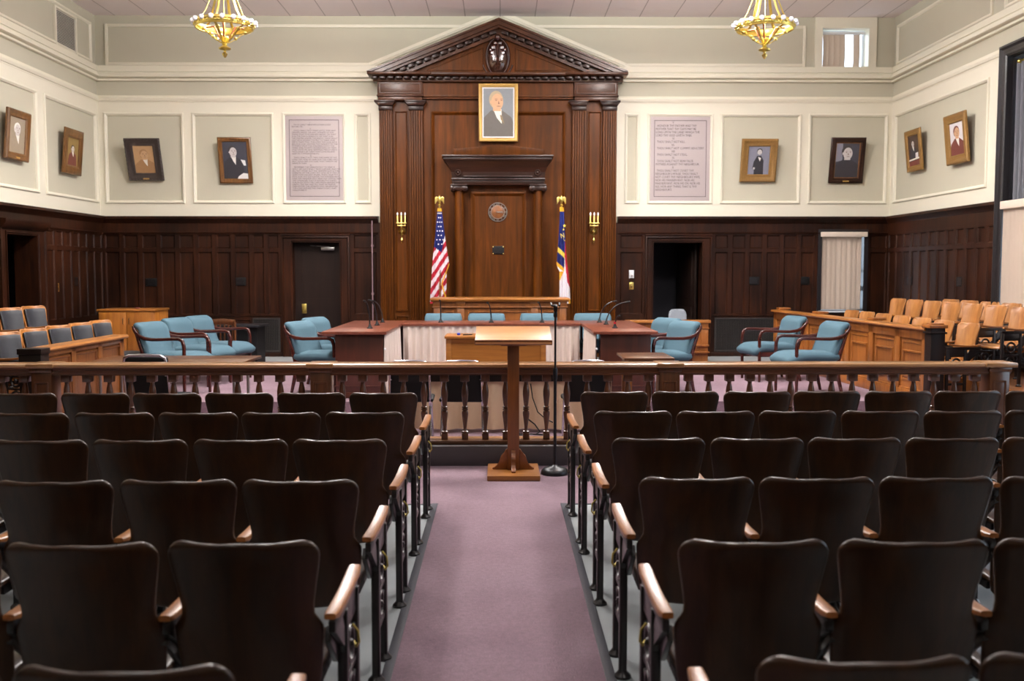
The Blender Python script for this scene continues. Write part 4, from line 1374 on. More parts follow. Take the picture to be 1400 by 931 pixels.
# ------------------------------------------------------------------ chandeliers
def chandelier():
    t = thing('chandelier', 'c', 'chandelier', (0, 0, 0), 0, 'brass ring chandeliers')
    b = B()
    b.lathe([(0.325, -0.025), (0.338, -0.02), (0.342, -0.005), (0.335, 0.01), (0.345, 0.025), (0.338, 0.042), (0.322, 0.042), (0.318, 0.01), (0.325, -0.025)], 48, caps=False)
    b.torus((0, 0, -0.028), 0.330, 0.010, 'z', 48, 6).torus((0, 0, 0.045), 0.33, 0.008, 'z', 48, 6)
    for k in range(36):
        a = 2*PI*k/36
        b.ball((0.342*math.cos(a), 0.342*math.sin(a), 0.0), 0.014, 6)
    ring = b.build('ring', 'brass', t)
    for k in range(18):
        a = 2*PI*(k+0.5)/18
        c, s = math.cos(a), math.sin(a)
        B().tube([(0.335*c, 0.335*s, 0.02), (0.352*c, 0.352*s, 0.02)], 0.016, 8).ball((0.362*c, 0.362*s, 0.028), 0.030, 10).build('bulb', 'bulb', t)
    for k in range(6):
        a = 2*PI*(k+0.25)/6
        pts = []
        for r, z in ((0.30, 0.045), (0.265, 0.07), (0.21, 0.16), (0.155, 0.30), (0.115, 0.44), (0.09, 0.6), (0.08, 0.78)):
            pts.append((r*math.cos(a), r*math.sin(a), z))
        B().tube(pts, 0.007, 8, (-math.sin(a), math.cos(a), 0), rb=0.007).tube(pts, 0.018, 6, (-math.sin(a), math.cos(a), 0), rb=0.004).build('upper_arm', 'brass', t)
        pts = []
        for r, z in ((0.315, -0.03), (0.26, -0.055), (0.19, -0.10), (0.12, -0.155), (0.06, -0.19), (0.02, -0.20)):
            pts.append((r*math.cos(a), r*math.sin(a), z))
        b = B().tube(pts, 0.016, 6, (-math.sin(a), math.cos(a), 0), rb=0.006)
        b.ball((0.24*math.cos(a), 0.24*math.sin(a), -0.062), 0.03, 8, 0.7).ball((0.13*math.cos(a), 0.13*math.sin(a), -0.14), 0.022, 8)
        b.build('basket_arm', 'brass', t)
    for k in range(3):
        a = 2*PI*k/3+0.5
        B().tube([(0.25*math.cos(a), 0.25*math.sin(a), -0.0), (0.14*math.cos(a), 0.14*math.sin(a), 0.0), (0.06*math.cos(a), 0.06*math.sin(a), -0.14)], 0.01, 6).build('wire_tube', 'copper', t)
    B().tube([(0, 0, -0.2), (0, 0, 0.9)], 0.008, 8).lathe([(0.05, -0.13), (0.055, -0.15), (0.02, -0.2)], 16).build('stem', 'brass', t)
    B().lathe([(0.02, -0.19), (0.03, -0.215), (0.02, -0.23), (0.072, -0.262), (0.066, -0.275), (0.018, -0.285), (0.012, -0.305), (0.032, -0.325), (0.026, -0.345), (0.006, -0.372)], 18).build('finial', 'brass', t)
    B().lathe([(0.10, 0.74), (0.11, 0.78), (0.07, 0.83), (0.03, 0.88), (0.018, 0.95), (0.016, 1.18), (0.09, 1.22), (0.12, 1.29), (0.12, 1.30)], 20).build('canopy', 'brass', t)
    return t


ch = chandelier()
place(ch, (-3.25, 12.0, 4.50), 0.2, 'brass ring chandelier with unlit round bulbs hanging at upper left')
place(dup(ch), (3.14, 12.0, 4.50), -0.35, 'brass ring chandelier with unlit round bulbs hanging at upper right')


# ------------------------------------------------------------------ flags
def flag(label, x0, rows, mats, pick, yy=16.02, folds=2.5):
    t = thing('flag', label, 'flag', (x0, yy, PZ), 0, 'flags on poles')
    B().lathe([(0.16, 0), (0.16, 0.02), (0.12, 0.05), (0.03, 0.07), (0.025, 0.11)], 24).build('stand', 'brass', t)
    B().tube([(0, 0, 0.08), (0, 0, 2.53)], 0.014, 10).build('pole', 'oak_dark', t)
    e = B().lathe([(0.014, 2.44), (0.016, 2.47), (0.028, 2.48), (0.014, 2.50), (0.02, 2.53), (0.03, 2.56), (0.026, 2.60), (0.014, 2.625), (0.004, 2.64)], 12)
    for s in (-1, 1):
        def wing(u, v, s=s):
            return (s*(0.01+0.06*u), 0.01*math.sin(3*u), 2.60-0.075*v*(0.4+0.9*u)-0.01*(1-u)+0.02*math.sin(PI*u))
        e.shell(wing, 6, 6, 0.008)
    e.build('eagle_finial', 'brass', t)
    zs = [r[0] for r in rows]

    def edge(py, k):
        for A, C in zip(rows, rows[1:]):
            if A[0] <= py <= C[0]:
                f = (py-A[0])/(C[0]-A[0])
                return A[k]+(C[k]-A[k])*f
        return rows[-1][k]
    nu, nv = 30, 90
    b = B()
    G = []
    for i in range(nu+1):
        colv = []
        for j in range(nv+1):
            py = zs[0]+(zs[-1]-zs[0])*j/nv
            u = i/nu
            px = edge(py, 1)+(edge(py, 2)-edge(py, 1))*u
            X, Z = at(px, py, yy)
            wdt = (edge(py, 2)-edge(py, 1))*0.0118
            dy = -0.05-0.13*wdt*math.sin(2*PI*folds*u+0.6+j*0.012)*(0.4+j/nv) + 0.22*wdt*u
            colv.append((b.bm.verts.new((X-x0, dy, Z-PZ)), px, py))
        G.append(colv)
    for i in range(nu):
        for j in range(nv):
            q = [G[i][j], G[i+1][j], G[i+1][j+1], G[i][j+1]]
            u = (i+0.5)/nu
            px = sum(v[1] for v in q)/4
            py = sum(v[2] for v in q)/4
            b.mi = pick(u, px, py)
            b.face([v[0] for v in q])
    o = b.build('cloth', mats, t)
    return t, o, G


def star(b, c, r):
    vs = []
    for k in range(10):
        a = PI/2+PI*k/5
        rr = r if k % 2 == 0 else r*0.42
        vs.append(b.bm.verts.new((c[0]+rr*math.cos(a), c[1], c[2]+rr*math.sin(a))))
    b.face(vs)


us_rows = [(285, 598.6, 603.6), (289, 598.2, 604.4), (325, 595.2, 608.6), (345, 593, 611.5), (362, 591.6, 614.3), (372, 590.8, 610.6), (397, 589.2, 610.0), (415, 588.4, 609.6)]


def us_pick(u, px, py):
    if py < 289.5:
        return 3
    lim = 338+ (px-594)*0.7 if px < 603.5 else 345-(px-603.5)*4.8
    if py < lim:
        return 2
    xf_ = 613.9-(py-362)*.38 if py < 388 else 604+(py-388)*.28
    if py > 360 and abs(px-xf_) < 1.0:
        return 3
    k = (py+(px-590)*1.55)
    return 0 if (k-342) % 17 < 8.5 else 1


def pt_on(G, u, v):
    i = min(int(u*30), 30)
    j = min(int(v*90), 90)
    return G[i][j][0].co.copy()


# stars and letters are sewn on: their points sit just in front of the cloth
def cloth_point(x0, yy, px, py, dy):
    X, Z = at(px, py, yy)
    return (X-x0, dy, Z-PZ)


xf = at(601, 300, 16.02)[0]
t, o, G = flag('flag with white stars on blue and red and white stripes, standing left behind the bench', xf, us_rows, ['red', 'flagwhite', 'navy', 'fringe'], us_pick)
b = B()
for r_, py in enumerate(range(292, 340, 6)):
    for q in range(3):
        f = 0.2+0.3*q+(0.15 if r_ % 2 else 0)
        if f > 0.95:
            continue
        A = [r for r in us_rows if r[0] <= py][-1]
        xlq = 598.2-(py-289)*0.083
        xrq = 604.4+(py-289)*0.117
        px = xlq+(xrq-xlq)*f
        if px > 603.5 and py > 345-(px-603.5)*4.8-4:
            continue
        b = B()
        star(b, cloth_point(xf, 16.02, px, py, -0.085), 0.016)
        b.build('star', 'flagwhite', t, smooth=False)

nc_rows = [(283.5, 764.8, 770.2), (290, 765.2, 771.0), (329, 763.2, 772.8), (361, 760.6, 775.6), (366, 762, 776.2), (371, 764.6, 777), (392, 764.6, 779), (415, 764.4, 780)]


def nc_pick(u, px, py):
    if py < 289:
        return 3
    bb = 772.6 if py < 329 else 772.6-(py-329)*0.04
    bot = 361+(px-760.6)*0.85
    if px < bb and py < bot-3.2:
        s = py-(337+(px-762)*0.95)
        if 0 < s < 7 and px > 762:
            return 4
        return 2
    if px < bb and py < bot+2.2:
        return 3
    rw = 772+(py-353)*0.10 if py < 385 else 775.2+(py-385)*0.45
    if px >= bb-0.2 and py < 396 and px > rw:
        return 0
    if py > 409 and px > 777.0:
        return 3
    if 371 < py < 383 and px < 765.6+(383-py)*0.4:
        return 3
    return 1


xf2 = at(767.5, 300, 16.02)[0]
t, o, G = flag('flag with gold letter N on blue above red and white, standing right behind the bench', xf2, nc_rows, ['red', 'flagwhite', 'navy', 'fringe', 'yellow'], nc_pick)
b = B()
text_faces(b, 'N', 0.11, cloth_point(xf2, 16.02, 766.2, 326, -0.10), 0.001, 0.8, Mx=Matrix.Rotation(R(-12), 4, 'Y'))
b.build('letter_n', 'yellow', t, smooth=False)
b = B()
text_faces(b, 'C', 0.10, cloth_point(xf2, 16.02, 770.2, 330, -0.10), 0.001, 0.4, Mx=Matrix.Rotation(R(-12), 4, 'Y'))
b.build('letter_c', 'yellow', t, smooth=False)
b = B()
star(b, cloth_point(xf2, 16.02, 771.2, 309, -0.10), 0.03)
b.build('star', 'yellow', t, smooth=False)
b = B()
star(b, cloth_point(xf2, 16.02, 769.8, 314, -0.10), 0.02)
b.build('star', 'yellow', t, smooth=False)
# ------------------------------------------------------------------ fixed auditorium seats
SZ = [.375, .379, .388, .405, .44, .50, .55, .585, .60, .612, .624, .64, .67, .71, .76, .80, .82, .835, .846, .854, .8585, .86]


def seat_w(z, top=.86):
    pts = [(.375, .185), (.40, .196), (.50, .207), (.575, .213), (.60, .213), (.615, .205), (.635, .190), (.67, .189), (.72, .196), (.78, .207), (.83, .2145), (.87, .2155)]
    for a, c in zip(pts, pts[1:]):
        if a[0] <= z <= c[0]:
            w = a[1]+(c[1]-a[1])*(z-a[0])/(c[0]-a[0])
            break
    r = .038
    if z > top-r:
        w -= r-math.sqrt(max(0, r*r-(z-(top-r))**2))
    rb = .05
    if z < .375+rb:
        w -= (rb-math.sqrt(max(0, rb*rb-(.375+rb-z)**2)))*0.9
    return w


def seat_back(u, v):
    z = SZ[int(round(v*(len(SZ)-1)))]
    s = 2*u-1
    x = s*(seat_w(z)-.007)
    y = (.86-z)*.20 - .02*max(0, (z-.80)/.06)**2*0.4 + .038*s*s
    zz = z + (.0015*math.cos(2*PI*s) if z > .8 else 0)*(z-.8)/.06
    return (x, y, zz-.014)


def seat_pan(u, v):
    s = 2*u-1
    w = .205 - .02*(1-v)
    rr = 0.03*max(0, abs(s)-.75)*4
    y = .13+.37*v - (rr if v > .9 else 0)
    z = .425 + .02*v - .028*max(0, (v-.8)/.2)**2 - .012*math.sin(PI*v)*(1-s*s)
    return (s*w, y, z)


def standard(t, side, off=.226, end=False):
    x = side*off
    b = B()
    # cast side frame: top plate, struts and ornamental openings
    b.box(x-.011, x+.011, .06, .50, .575, .61, .004)
    b.prism([(.06, .575), (.20, .575), (.27, .50), (.27, .40), (.245, .40), (.235, .47)], 'x', x-.010, x+.010, .003)
    b.box(x-.009, x+.009, .25, .49, .50, .58, .003)
    b.box(x-.009, x+.009, .25, .49, .19, .215, .003).box(x-.009, x+.009, .25, .49, .335, .355, .003)
    b.torus((x, .37, .425), .055, .012, 'x', 20, 6).torus((x, .37, .275), .05, .011, 'x', 20, 6)
    b.ball((x, .37, .425), .02, 8).ball((x, .37, .275), .018, 8)
    for q in (-1, 1):
        b.tube([(x, .37+q*.055, .425), (x, .37+q*.095, .46)], .008, 6).tube([(x, .37+q*.05, .275), (x, .37+q*.095, .30)], .008, 6)
    b.obox((x-side*.018, .17, .50), (.02, .18, .05), Matrix.Rotation(R(-40), 4, 'X'), .004)
    st = b.build('standard', 'iron', t)
    for y in (.255, .485):
        B().box(x-.016, x+.016, y-.017, y+.017, .012, .58, .006).lathe([(.034, 0), (.034, .010), (.022, .022), (.018, .03)], 12, (x, y, 0)).build('leg', 'iron', st)
    am = []
    for i in range(12):
        f = i/11
        am.append((x-side*0.0+side*.012*(f-.5), .065+.415*f, .618+.022*f-.011*math.sin(PI*f)+(.004 if i in (0, 11) else 0)))
    wd = [.017]+[.0225]*10+[.019]
    tk = [.009]+[.0115]*10+[.009]
    B().tube(am, wd, 12, (1, 0, 0), rb=tk, sq=.45).build('armrest', t['armmat'] if 'armmat' in t else 'armwood', st)
    if end:
        B().tube([(x+side*.012, .37, .49), (x+side*.03, .365, .47), (x+side*.034, .36, .435), (x+side*.022, .375, .415), (x+side*.012, .39, .425)], .0045, 6).build('coat_hook', 'brass', st)
    return st


def fixed_seat(name, cat, wmat, armmat, side, off=.226, end=False, pads=False, group=None):
    t = thing(name, 'x', cat, (0, 0, 0), 0, group)
    t['armmat'] = armmat
    B().shell(seat_back, 15, len(SZ), .020).build('backrest', wmat, t, angle=50)
    B().shell(seat_pan, 11, 11, .022).build('seat', wmat, t, angle=50)
    if pads:
        def pb(u, v):
            z = .47+.345*v
            s = 2*u-1
            w = .158 + .010*max(0, (z-.65)/.2)
            k = min(1, 6*v, 6*(1-v))
            return (s*w, (.86-z)*.20+.038*s*s+.014, z)
        B().shell(pb, 11, 10, .022).build('back_pad', 'leather', t, angle=60)
        def ps(u, v):
            s = 2*u-1
            return (s*.185, .16+.33*v, .462+.012*v-.02*max(0, (v-.8)/.2)**2)
        B().shell(ps, 9, 9, .045).build('seat_pad', 'leather', t, angle=60)
    b = B()
    for s in (-1, 1):
        b.box(s*.19-.008, s*.19+.008, .16, .40, .385, .415, .003)
    b.box(-.2, .2, .25, .27, .392, .408, .003)
    b.build('seat_bracket', 'iron', t)
    standard(t, side, off, end)
    del t['armmat']
    return t


ROWY = [(6.20, 6.245), (5.335, 5.36), (4.465, 4.485), (3.585, 3.61), (2.75, 2.755), (1.865, 1.90)]
ROWN = ['front row', 'second row', 'third row', 'fourth row', 'fifth row', 'row nearest the camera']
ORD = ['aisle seat', 'second seat from the aisle', 'third seat from the aisle', 'fourth seat from the aisle', 'fifth seat from the aisle', 'sixth seat from the aisle', 'seventh seat from the aisle']
NSEAT = [7, 6, 5, 4, 3, 2]
for side, blk, x0, sgn in ((1, 'left block', -.735, -1), (-1, 'right block', .727, 1)):
    pe = fixed_seat('auditorium_chair', 'seat', 'seatwood', 'armwood', side, .245, True, group='dark wooden seats, '+blk)
    pi = fixed_seat('auditorium_chair', 'seat', 'seatwood', 'armwood', side, .226, False, group='dark wooden seats, '+blk)
    used = [False, False]
    for r in range(6):
        y = ROWY[r][0 if side == 1 else 1]
        for k in range(NSEAT[r]):
            src = pe if k == 0 else pi
            q = 0 if k == 0 else 1
            o = src if not used[q] else dup(src)
            used[q] = True
            jx = random.uniform(-.004, .004)
            jy = random.uniform(-.008, .008)
            place(o, (x0+sgn*.4525*k+jx, y+jy, 0), R(random.uniform(-.6, .6)), 'dark varnished wooden auditorium seat, %s, %s, %s' % (blk, ROWN[r], ORD[k]))

# ------------------------------------------------------------------ bar rail with turned balusters
br = thing('bar_rail', 'long brown wooden bar rail with turned balusters in front of the court', 'railing', (0, 8.35, 0.165))
RB = lambda b, n, m, p=br, **k: b.build(n, m, p, world=True, **k)
xL0, xR0 = -4.95, 4.29
prof = [(8.24, .815), (8.235, .825), (8.24, .840), (8.25, .846), (8.46, .846), (8.47, .84), (8.475, .825), (8.47, .815)]
RB(B().prism(prof, 'x', xL0, xR0), 'cap', 'railcap')
prof = [(8.255, .815), (8.255, .80), (8.272, .792), (8.272, .765), (8.285, .757), (8.285, .748), (8.425, .748), (8.425, .757), (8.438, .765), (8.438, .792), (8.455, .80), (8.455, .815)]
RB(B().prism(prof, 'x', xL0, xR0), 'top_rail', 'rail')
RB(B().box(xL0, xR0, 8.27, 8.40, .165, .197, .004), 'bottom_rail', 'rail')
RB(B().box(xL0, xR0, 8.40, 8.50, .165, .198, .002), 'bottom_rail_top', 'railcap')
posts = [-3.81, -1.50, 1.417, 4.19]
for k, px in enumerate(posts):
    w = .083
    b = B().box(px-w, px+w, 8.262, 8.448, .165, .79, .004)
    b.box(px-w-.014, px+w+.014, 8.25, 8.46, .165, .26, .006)
    for y in (8.262,):
        b.frame(px-w+.025, px+w-.025, .30, .70, [(0, y), (.004, y-.006), (.014, y-.006), (.018, y)])
    b.box(px-w-.012, px+w+.012, 8.246, 8.464, .775, .815, .006)
    pst = RB(b, 'post', 'rail_z')
    if k == 3:
        w += .02
    RB(B().box(px-w-.03, px+w+.03, 8.222, 8.488, .813, .851, .008), 'post_cap', 'railcap', pst)
BAL = [(.0265, .25), (.030, .256), (.030, .266), (.020, .272), (.0145, .285), (.0145, .30), (.020, .345), (.0275, .40), (.029, .418), (.027, .434), (.0165, .443), (.027, .449), (.027, .456), (.016, .461), (.027, .467), (.027, .474), (.017, .482),
       (.022, .51), (.0285, .575), (.0285, .605), (.024, .64), (.0165, .672), (.018, .685), (.027, .69)]
def baluster_b():
    b = B().box(-.027, .027, -.027, .027, .195, .25, .003)
    b.lathe(BAL, 14)
    b.box(-.036, .036, -.036, .036, .69, .752, .003)
    return b
bal0 = None
segs = [(-4.9, posts[0]), (posts[0], posts[1]), (posts[1], posts[2]), (posts[2], posts[3])]
for a, c in segs:
    n = round((c-a-.166)/.176)
    for i in range(n):
        x = a+.083+(c-a-.166)*(i+.5)/n
        if bal0 is None:
            bal0 = baluster_b().build('baluster', 'rail_z', br, loc=(x, 0, -.165), angle=30)
        else:
            q = bal0.copy()
            COL.objects.link(q)
            q.location = (x, 0, -.165)

# ------------------------------------------------------------------ lectern and microphone stand
t = thing('lectern', 'oak floor lectern with slanted top on a single post at the head of the aisle', 'lectern', (.102, 7.85, 0))
B().box(-.205, .205, -.27, .235, 0, .042, .006).build('base', 'oak_x', t)
B().box(-.046, .046, -.045, .045, .042, 1.06, .004).build('post', 'lectern', t)
og = [(.046, .042), (.165, .042), (.167, .054), (.150, .060), (.128, .072), (.113, .092), (.105, .115), (.102, .138), (.094, .155), (.078, .166), (.066, .180), (.060, .20), (.046, .206)]
for k in range(4):
    b = B().prism(og, 'y', -.016, .016, .003)
    b.bm.transform(Matrix.Rotation(k*PI/2, 4, 'Z'))
    b.build('foot_bracket', 'lectern', t)
ang = math.atan2(.100, .42)
rt_ = Matrix.Rotation(ang, 4, 'X')
b = B().obox((0, .03, 1.110), (.595, .43, .022), rt_, .005)
b.build('desk_top', 'lectern_x', t)
yl, zl = .03-.5*.43*math.cos(ang), 1.110-.5*.43*math.sin(ang)
B().obox((0, yl+.008, zl+.006), (.60, .016, .042), rt_, .005).build('book_ledge', 'lectern', t)
B().obox((0, .03, 1.082), (.2, .3, .03), rt_, .004).build('support_block', 'lectern', t)

t = thing('microphone_stand', 'straight black microphone stand on a round base just right of the lectern', 'microphone stand', (.435, 7.86, 0))
B().lathe([(.112, 0), (.114, .01), (.108, .03), (.085, .05), (.03, .06), (.016, .075)], 32).build('base', 'blackmetal', t)
B().tube([(0, 0, .06), (0, 0, .80)], .0125, 12).tube([(0, 0, .79), (0, 0, 1.27)], .009, 10).lathe([(.017, .76), (.019, .77), (.019, .84), (.014, .85)], 14).build('pole', 'blackmetal', t)
b = B().lathe([(.012, 1.25), (.016, 1.26), (.016, 1.29), (.01, 1.30)], 12)
b.obox((0, -.005, 1.325), (.03, .05, .05), Matrix.Rotation(R(20), 4, 'X'), .006).tube([(-.03, -.02, 1.345), (0, -.03, 1.338), (.03, -.02, 1.345)], .009, 8).tube([(-.03, -.02, 1.345), (-.034, .02, 1.365)], .007, 6).tube([(.03, -.02, 1.345), (.034, .02, 1.365)], .007, 6)
b.build('microphone_clip', 'black', t)


# ------------------------------------------------------------------ teal armchairs
def teal_chair():
    t = thing('armchair', 'x', 'chair', (0, 0, 0), 0, 'teal armchairs')
    W = .87
    # seat cushion with rounded front
    def sc(u, v):
        s = 2*u-1
        e = 1-0.12*max(0, abs(s)-.8)/.2
        return (s*.262*W, -.24+.55*v, .445+.018*v*math.sin(PI*min(1, v*1.1))-.045*max(0, (v-.82)/.18)**2-.012*s*s)
    B().shell(sc, 15, 15, .105).build('seat', 'teal', t, angle=70)
    def bk(u, v):
        s = 2*u-1
        w = .262-.006*v
        z = .44+.375*v
        y = -.215-.115*v-.01*math.sin(PI*v)
        if v > .82:
            k = (v-.82)/.18
            y -= .05*k*k
            z -= .010*k*k
        return (s*w*W, y-.012*(1-s*s), z)
    B().shell(bk, 13, 18, .075).build('backrest', 'teal', t, angle=70)
    for sx in (-1, 1):
        x = sx*.292*W
        pts = [(sx*.284*W, -.405, .800), (sx*.288*W, -.395, .765), (x, -.365, .725), (x, -.32, .688), (x, -.25, .660), (x, -.15, .650), (x, .0, .655), (x, .13, .662), (x, .20, .662), (x, .245, .644), (x, .265, .585), (x, .268, .54)]
        arm = B().tube(pts, [.014]+[.017]*11, 12, (1, 0, 0), rb=[.014, .018, .02, .022, .022, .020, .019, .019, .019, .020, .02, .019], sq=.55).build('arm', 'mahog', t, angle=50)
        B().tube([(x, .268, .56), (x, .265, .30), (x, .262, 0)], [.017, .017, .014], 12, (1, 0, 0), rb=[.019, .019, .016], sq=.55).build('leg', 'mahog', t, angle=50)
        B().tube([(sx*.284*W, -.385, .76), (sx*.280*W, -.30, .52), (sx*.278*W, -.255, .38), (sx*.280*W, -.27, .2), (sx*.284*W, -.32, 0)], [.013, .017, .02, .018, .014], 12, (1, 0, 0), rb=[.014, .022, .03, .022, .016], sq=.55).build('leg', 'mahog', t, angle=50)
    B().box(-.235, .235, .225, .262, .325, .392, .006).box(-.235, .235, -.265, -.23, .325, .392, .006).box(-.252, -.228, -.25, .25, .325, .392, .006).box(.228, .252, -.25, .25, .325, .392, .006).build('seat_frame', 'mahog', t)
    return t


tc = teal_chair()
first = [True]


def put_teal(px, py, fx, fy, label, z=1.02, Y=None):
    """back top at the measured point"""
    if Y is None:
        d = _fw + _rt*((px-700)/FOC) - _up*((py-465.5)/FOC)
        tt = (z-CAM_H)/d.z
        Y = tt*d.y
    X, _ = at(px, py, Y)
    n = math.hypot(fx, fy)
    fx, fy = fx/n, fy/n
    o = tc if first[0] else dup(tc)
    first[0] = False
    place(o, (X+.33*fx, Y+.33*fy, PZ), face_rot(fx, fy), label)
    return o


put_teal(208, 440, .956, -.29, 'teal armchair at the end of the left jury rail, front one of three')
put_teal(243, 434.5, .956, -.29, 'teal armchair at left, middle one of the three beyond the jury rail')
put_teal(273, 431.5, .96, -.28, 'teal armchair at left, farthest of three, in front of a slatted chair')
put_teal(412, 442, .93, -.37, 'teal armchair pulled up to the left wing of the table, nearest the camera', Y=11.86)
put_teal(433, 434, .93, -.37, 'teal armchair pulled up to the left wing of the table, the farther one', Y=12.85)
put_teal(934, 441, -.90, -.43, 'teal armchair at the right wing of the table, nearest the camera', Y=11.86)
put_teal(910, 434.8, -.90, -.43, 'teal armchair at the right wing of the table, the farther one beside the grey chair')
put_teal(1139, 439.5, -.98, -.2, 'teal armchair in front of the right jury rail, nearer to the camera')
put_teal(1084, 432, -.98, -.2, 'teal armchair in front of the right jury rail, farther from the camera')
for k, px in enumerate((606, 665, 736.5, 810.5)):
    put_teal(px, 429, (0.02, -.03, .02, -.04)[k], -1, ['teal armchair behind the table, only its back showing, leftmost of four', 'teal armchair behind the table, second of four from the left', 'teal armchair behind the table, third of four, behind the microphone stand', 'teal armchair behind the table, rightmost of four'][k], Y=13.98)


# ------------------------------------------------------------------ the U of tables with pleated skirts
def skirt(b, p0, p1, z0, z1, amp=.018, waves=22):
    p0, p1 = Vector(p0), Vector(p1)
    d = p1-p0
    n = Vector((-d.y, d.x)).normalized()
    def fn(u, v):
        a = amp*(0.35+0.65*(1-v))*(math.sin(2*PI*waves*u)+0.4*math.sin(2*PI*waves*.37*u+1.3+1.5*v))
        q = p0+d*u+n*a
        return (q.x, q.y, z0+(z1-z0)*v)
    b.shell(fn, waves*8+1, 8, .004, False)
    return b


TZ = PZ+.76
t = thing('conference_table', 'left wing of the table, reddish top with a solid end panel facing the seats', 'table', (-1.64, 12.35, PZ), 0, 'reddish tables set in a U')
B().box(-2.0, -1.275, 11.13, 13.62, TZ-.035, TZ, .004).build('tabletop', 'table', t, world=True)
b = B().box(-1.86, -1.32, 11.20, 11.24, PZ, TZ-.035, .002).box(-1.87, -1.31, 11.19, 11.25, PZ, PZ+.07, .004).box(-1.87, -1.31, 11.192, 11.25, PZ+.13, PZ+.145, .003)
b.build('end_panel', 'table_end', t, world=True)
B().box(-1.50, -1.47, 11.24, 13.1, PZ+.25, TZ-.035, .002).box(-1.97, -1.93, 13.52, 13.56, PZ, TZ-.035, .002).box(-1.36, -1.32, 13.52, 13.56, PZ, TZ-.035, .002).build('frame', 'table_end', t, world=True)
skirt(B(), (-1.305, 11.21), (-1.305, 12.86), PZ+.02, TZ-.03, .026, 15).build('skirt', 'skirt', t, world=True)
B().ball((-1.30, 11.19, TZ-.20), .014, 8).build('skirt_clip', 'white', t, world=True)
t = thing('conference_table', 'right wing of the table, reddish top with a solid end panel facing the seats', 'table', (1.40, 12.35, PZ), 0, 'reddish tables set in a U')
B().box(1.045, 1.77, 11.13, 13.62, TZ-.035, TZ, .004).build('tabletop', 'table', t, world=True)
b = B().box(1.13, 1.70, 11.20, 11.24, PZ, TZ-.035, .002).box(1.12, 1.71, 11.19, 11.25, PZ, PZ+.07, .004).box(1.12, 1.71, 11.192, 11.25, PZ+.13, PZ+.145, .003)
b.build('end_panel', 'table_end', t, world=True)
B().box(1.30, 1.33, 11.24, 13.1, PZ+.25, TZ-.035, .002).box(1.09, 1.12, 13.52, 13.56, PZ, TZ-.035, .002).box(1.70, 1.74, 13.52, 13.56, PZ, TZ-.035, .002).build('frame', 'table_end', t, world=True)
skirt(B(), (1.08, 11.21), (1.08, 12.86), PZ+.02, TZ-.03, .026, 15).build('skirt', 'skirt', t, world=True)
B().ball((1.085, 11.18, TZ-.20), .014, 8).build('skirt_clip', 'white', t, world=True)
t = thing('conference_table', 'middle section of the table, reddish top over a pale pleated skirt', 'table', (-.12, 13.25, PZ), 0, 'reddish tables set in a U')
B().box(-1.272, 1.042, 12.87, 13.62, TZ-.035, TZ, .004).build('tabletop', 'table', t, world=True)
for x in (-1.2, -.12, .96):
    for y in (12.96, 13.52):
        B().box(x-.02, x+.02, y-.02, y+.02, PZ, TZ-.035, .003).build('leg', 'blackmetal', t, world=True)
skirt(B(), (-1.26, 12.895), (1.03, 12.895), PZ+.02, TZ-.03, .028, 24).build('skirt', 'skirt', t, world=True)


def goose(label, base, head, z=TZ, grp='gooseneck microphones on the tables', red=False):
    """base pixel on the table top; head pixel at about the same distance"""
    d = _fw + _rt*((base[0]-700)/FOC) - _up*((base[1]-465.5)/FOC)
    tt = (z-CAM_H)/d.z
    X, Yb_ = tt*d.x, tt*d.y
    hx, hz = at(head[0], head[1], Yb_)
    t = thing('gooseneck_microphone', label, 'microphone', (X, Yb_, z), 0, grp)
    B().lathe([(.035, 0), (.035, .008), (.022, .016), (.012, .045), (.008, .05)], 16).build('base', 'black', t)
    dx, dz = hx-X, hz-z
    pts = [(0, 0, .04), (dx*.12, -.0, dz*.45), (dx*.45, -.02, dz*.8), (dx*.85, -.04, dz*.97), (dx, -.06, dz)]
    pts = [Vector(p) for p in pts]
    fine = []
    for i in range(len(pts)-1):
        p0, p1, p2, p3 = pts[max(i-1, 0)], pts[i], pts[i+1], pts[min(i+2, len(pts)-1)]
        for q in range(5):
            f = q/5
            fine.append(0.5*((2*p1)+(p2-p0)*f+(2*p0-5*p1+4*p2-p3)*f*f+(3*p1-p0-3*p2+p3)*f**3))
    fine.append(pts[-1])
    B().tube(fine, .0085, 8, (0, 1, 0)).build('gooseneck', 'blackmetal', t)
    e = (fine[-1]-fine[-4]).normalized()
    B().tube([fine[-1]-e*.01, fine[-1]+e*.01, fine[-1]+e*.05, fine[-1]+e*.06], [.008, .013, .013, .006], 10, (0, 1, 0)).build('capsule', 'black', t)
    if red:
        B().lathe([(.014, .05), (.014, .075)], 10).build('ring', 'red', t)
    return t


goose('gooseneck microphone on the left table wing, nearest the end, leaning left', (505.7, 449), (500.5, 412))
goose('gooseneck microphone on the left table wing, the middle one of three', (515.5, 444.7), (507.5, 411))
goose('gooseneck microphone on the left table wing, farthest of three, bending left', (523, 440.7), (511.5, 411.5))
goose('gooseneck microphone on the middle table in front of the leftmost teal chair', (602.7, 440.8), (602, 411))
goose('gooseneck microphone on the middle table, left of the lectern top', (671.7, 441), (667.5, 414.5))
goose('gooseneck microphone on the middle table, just left of the microphone stand', (741, 441), (736.7, 414))
goose('gooseneck microphone on the right table wing, farthest of three, leaning right', (819.5, 440.8), (838, 412))
goose('gooseneck microphone on the right table wing, the long middle one bending right', (828.7, 443.6), (855, 413))
goose('short gooseneck microphone with a red ring on the right table wing, nearest the end', (840.7, 448.5), (844.5, 432), red=True)

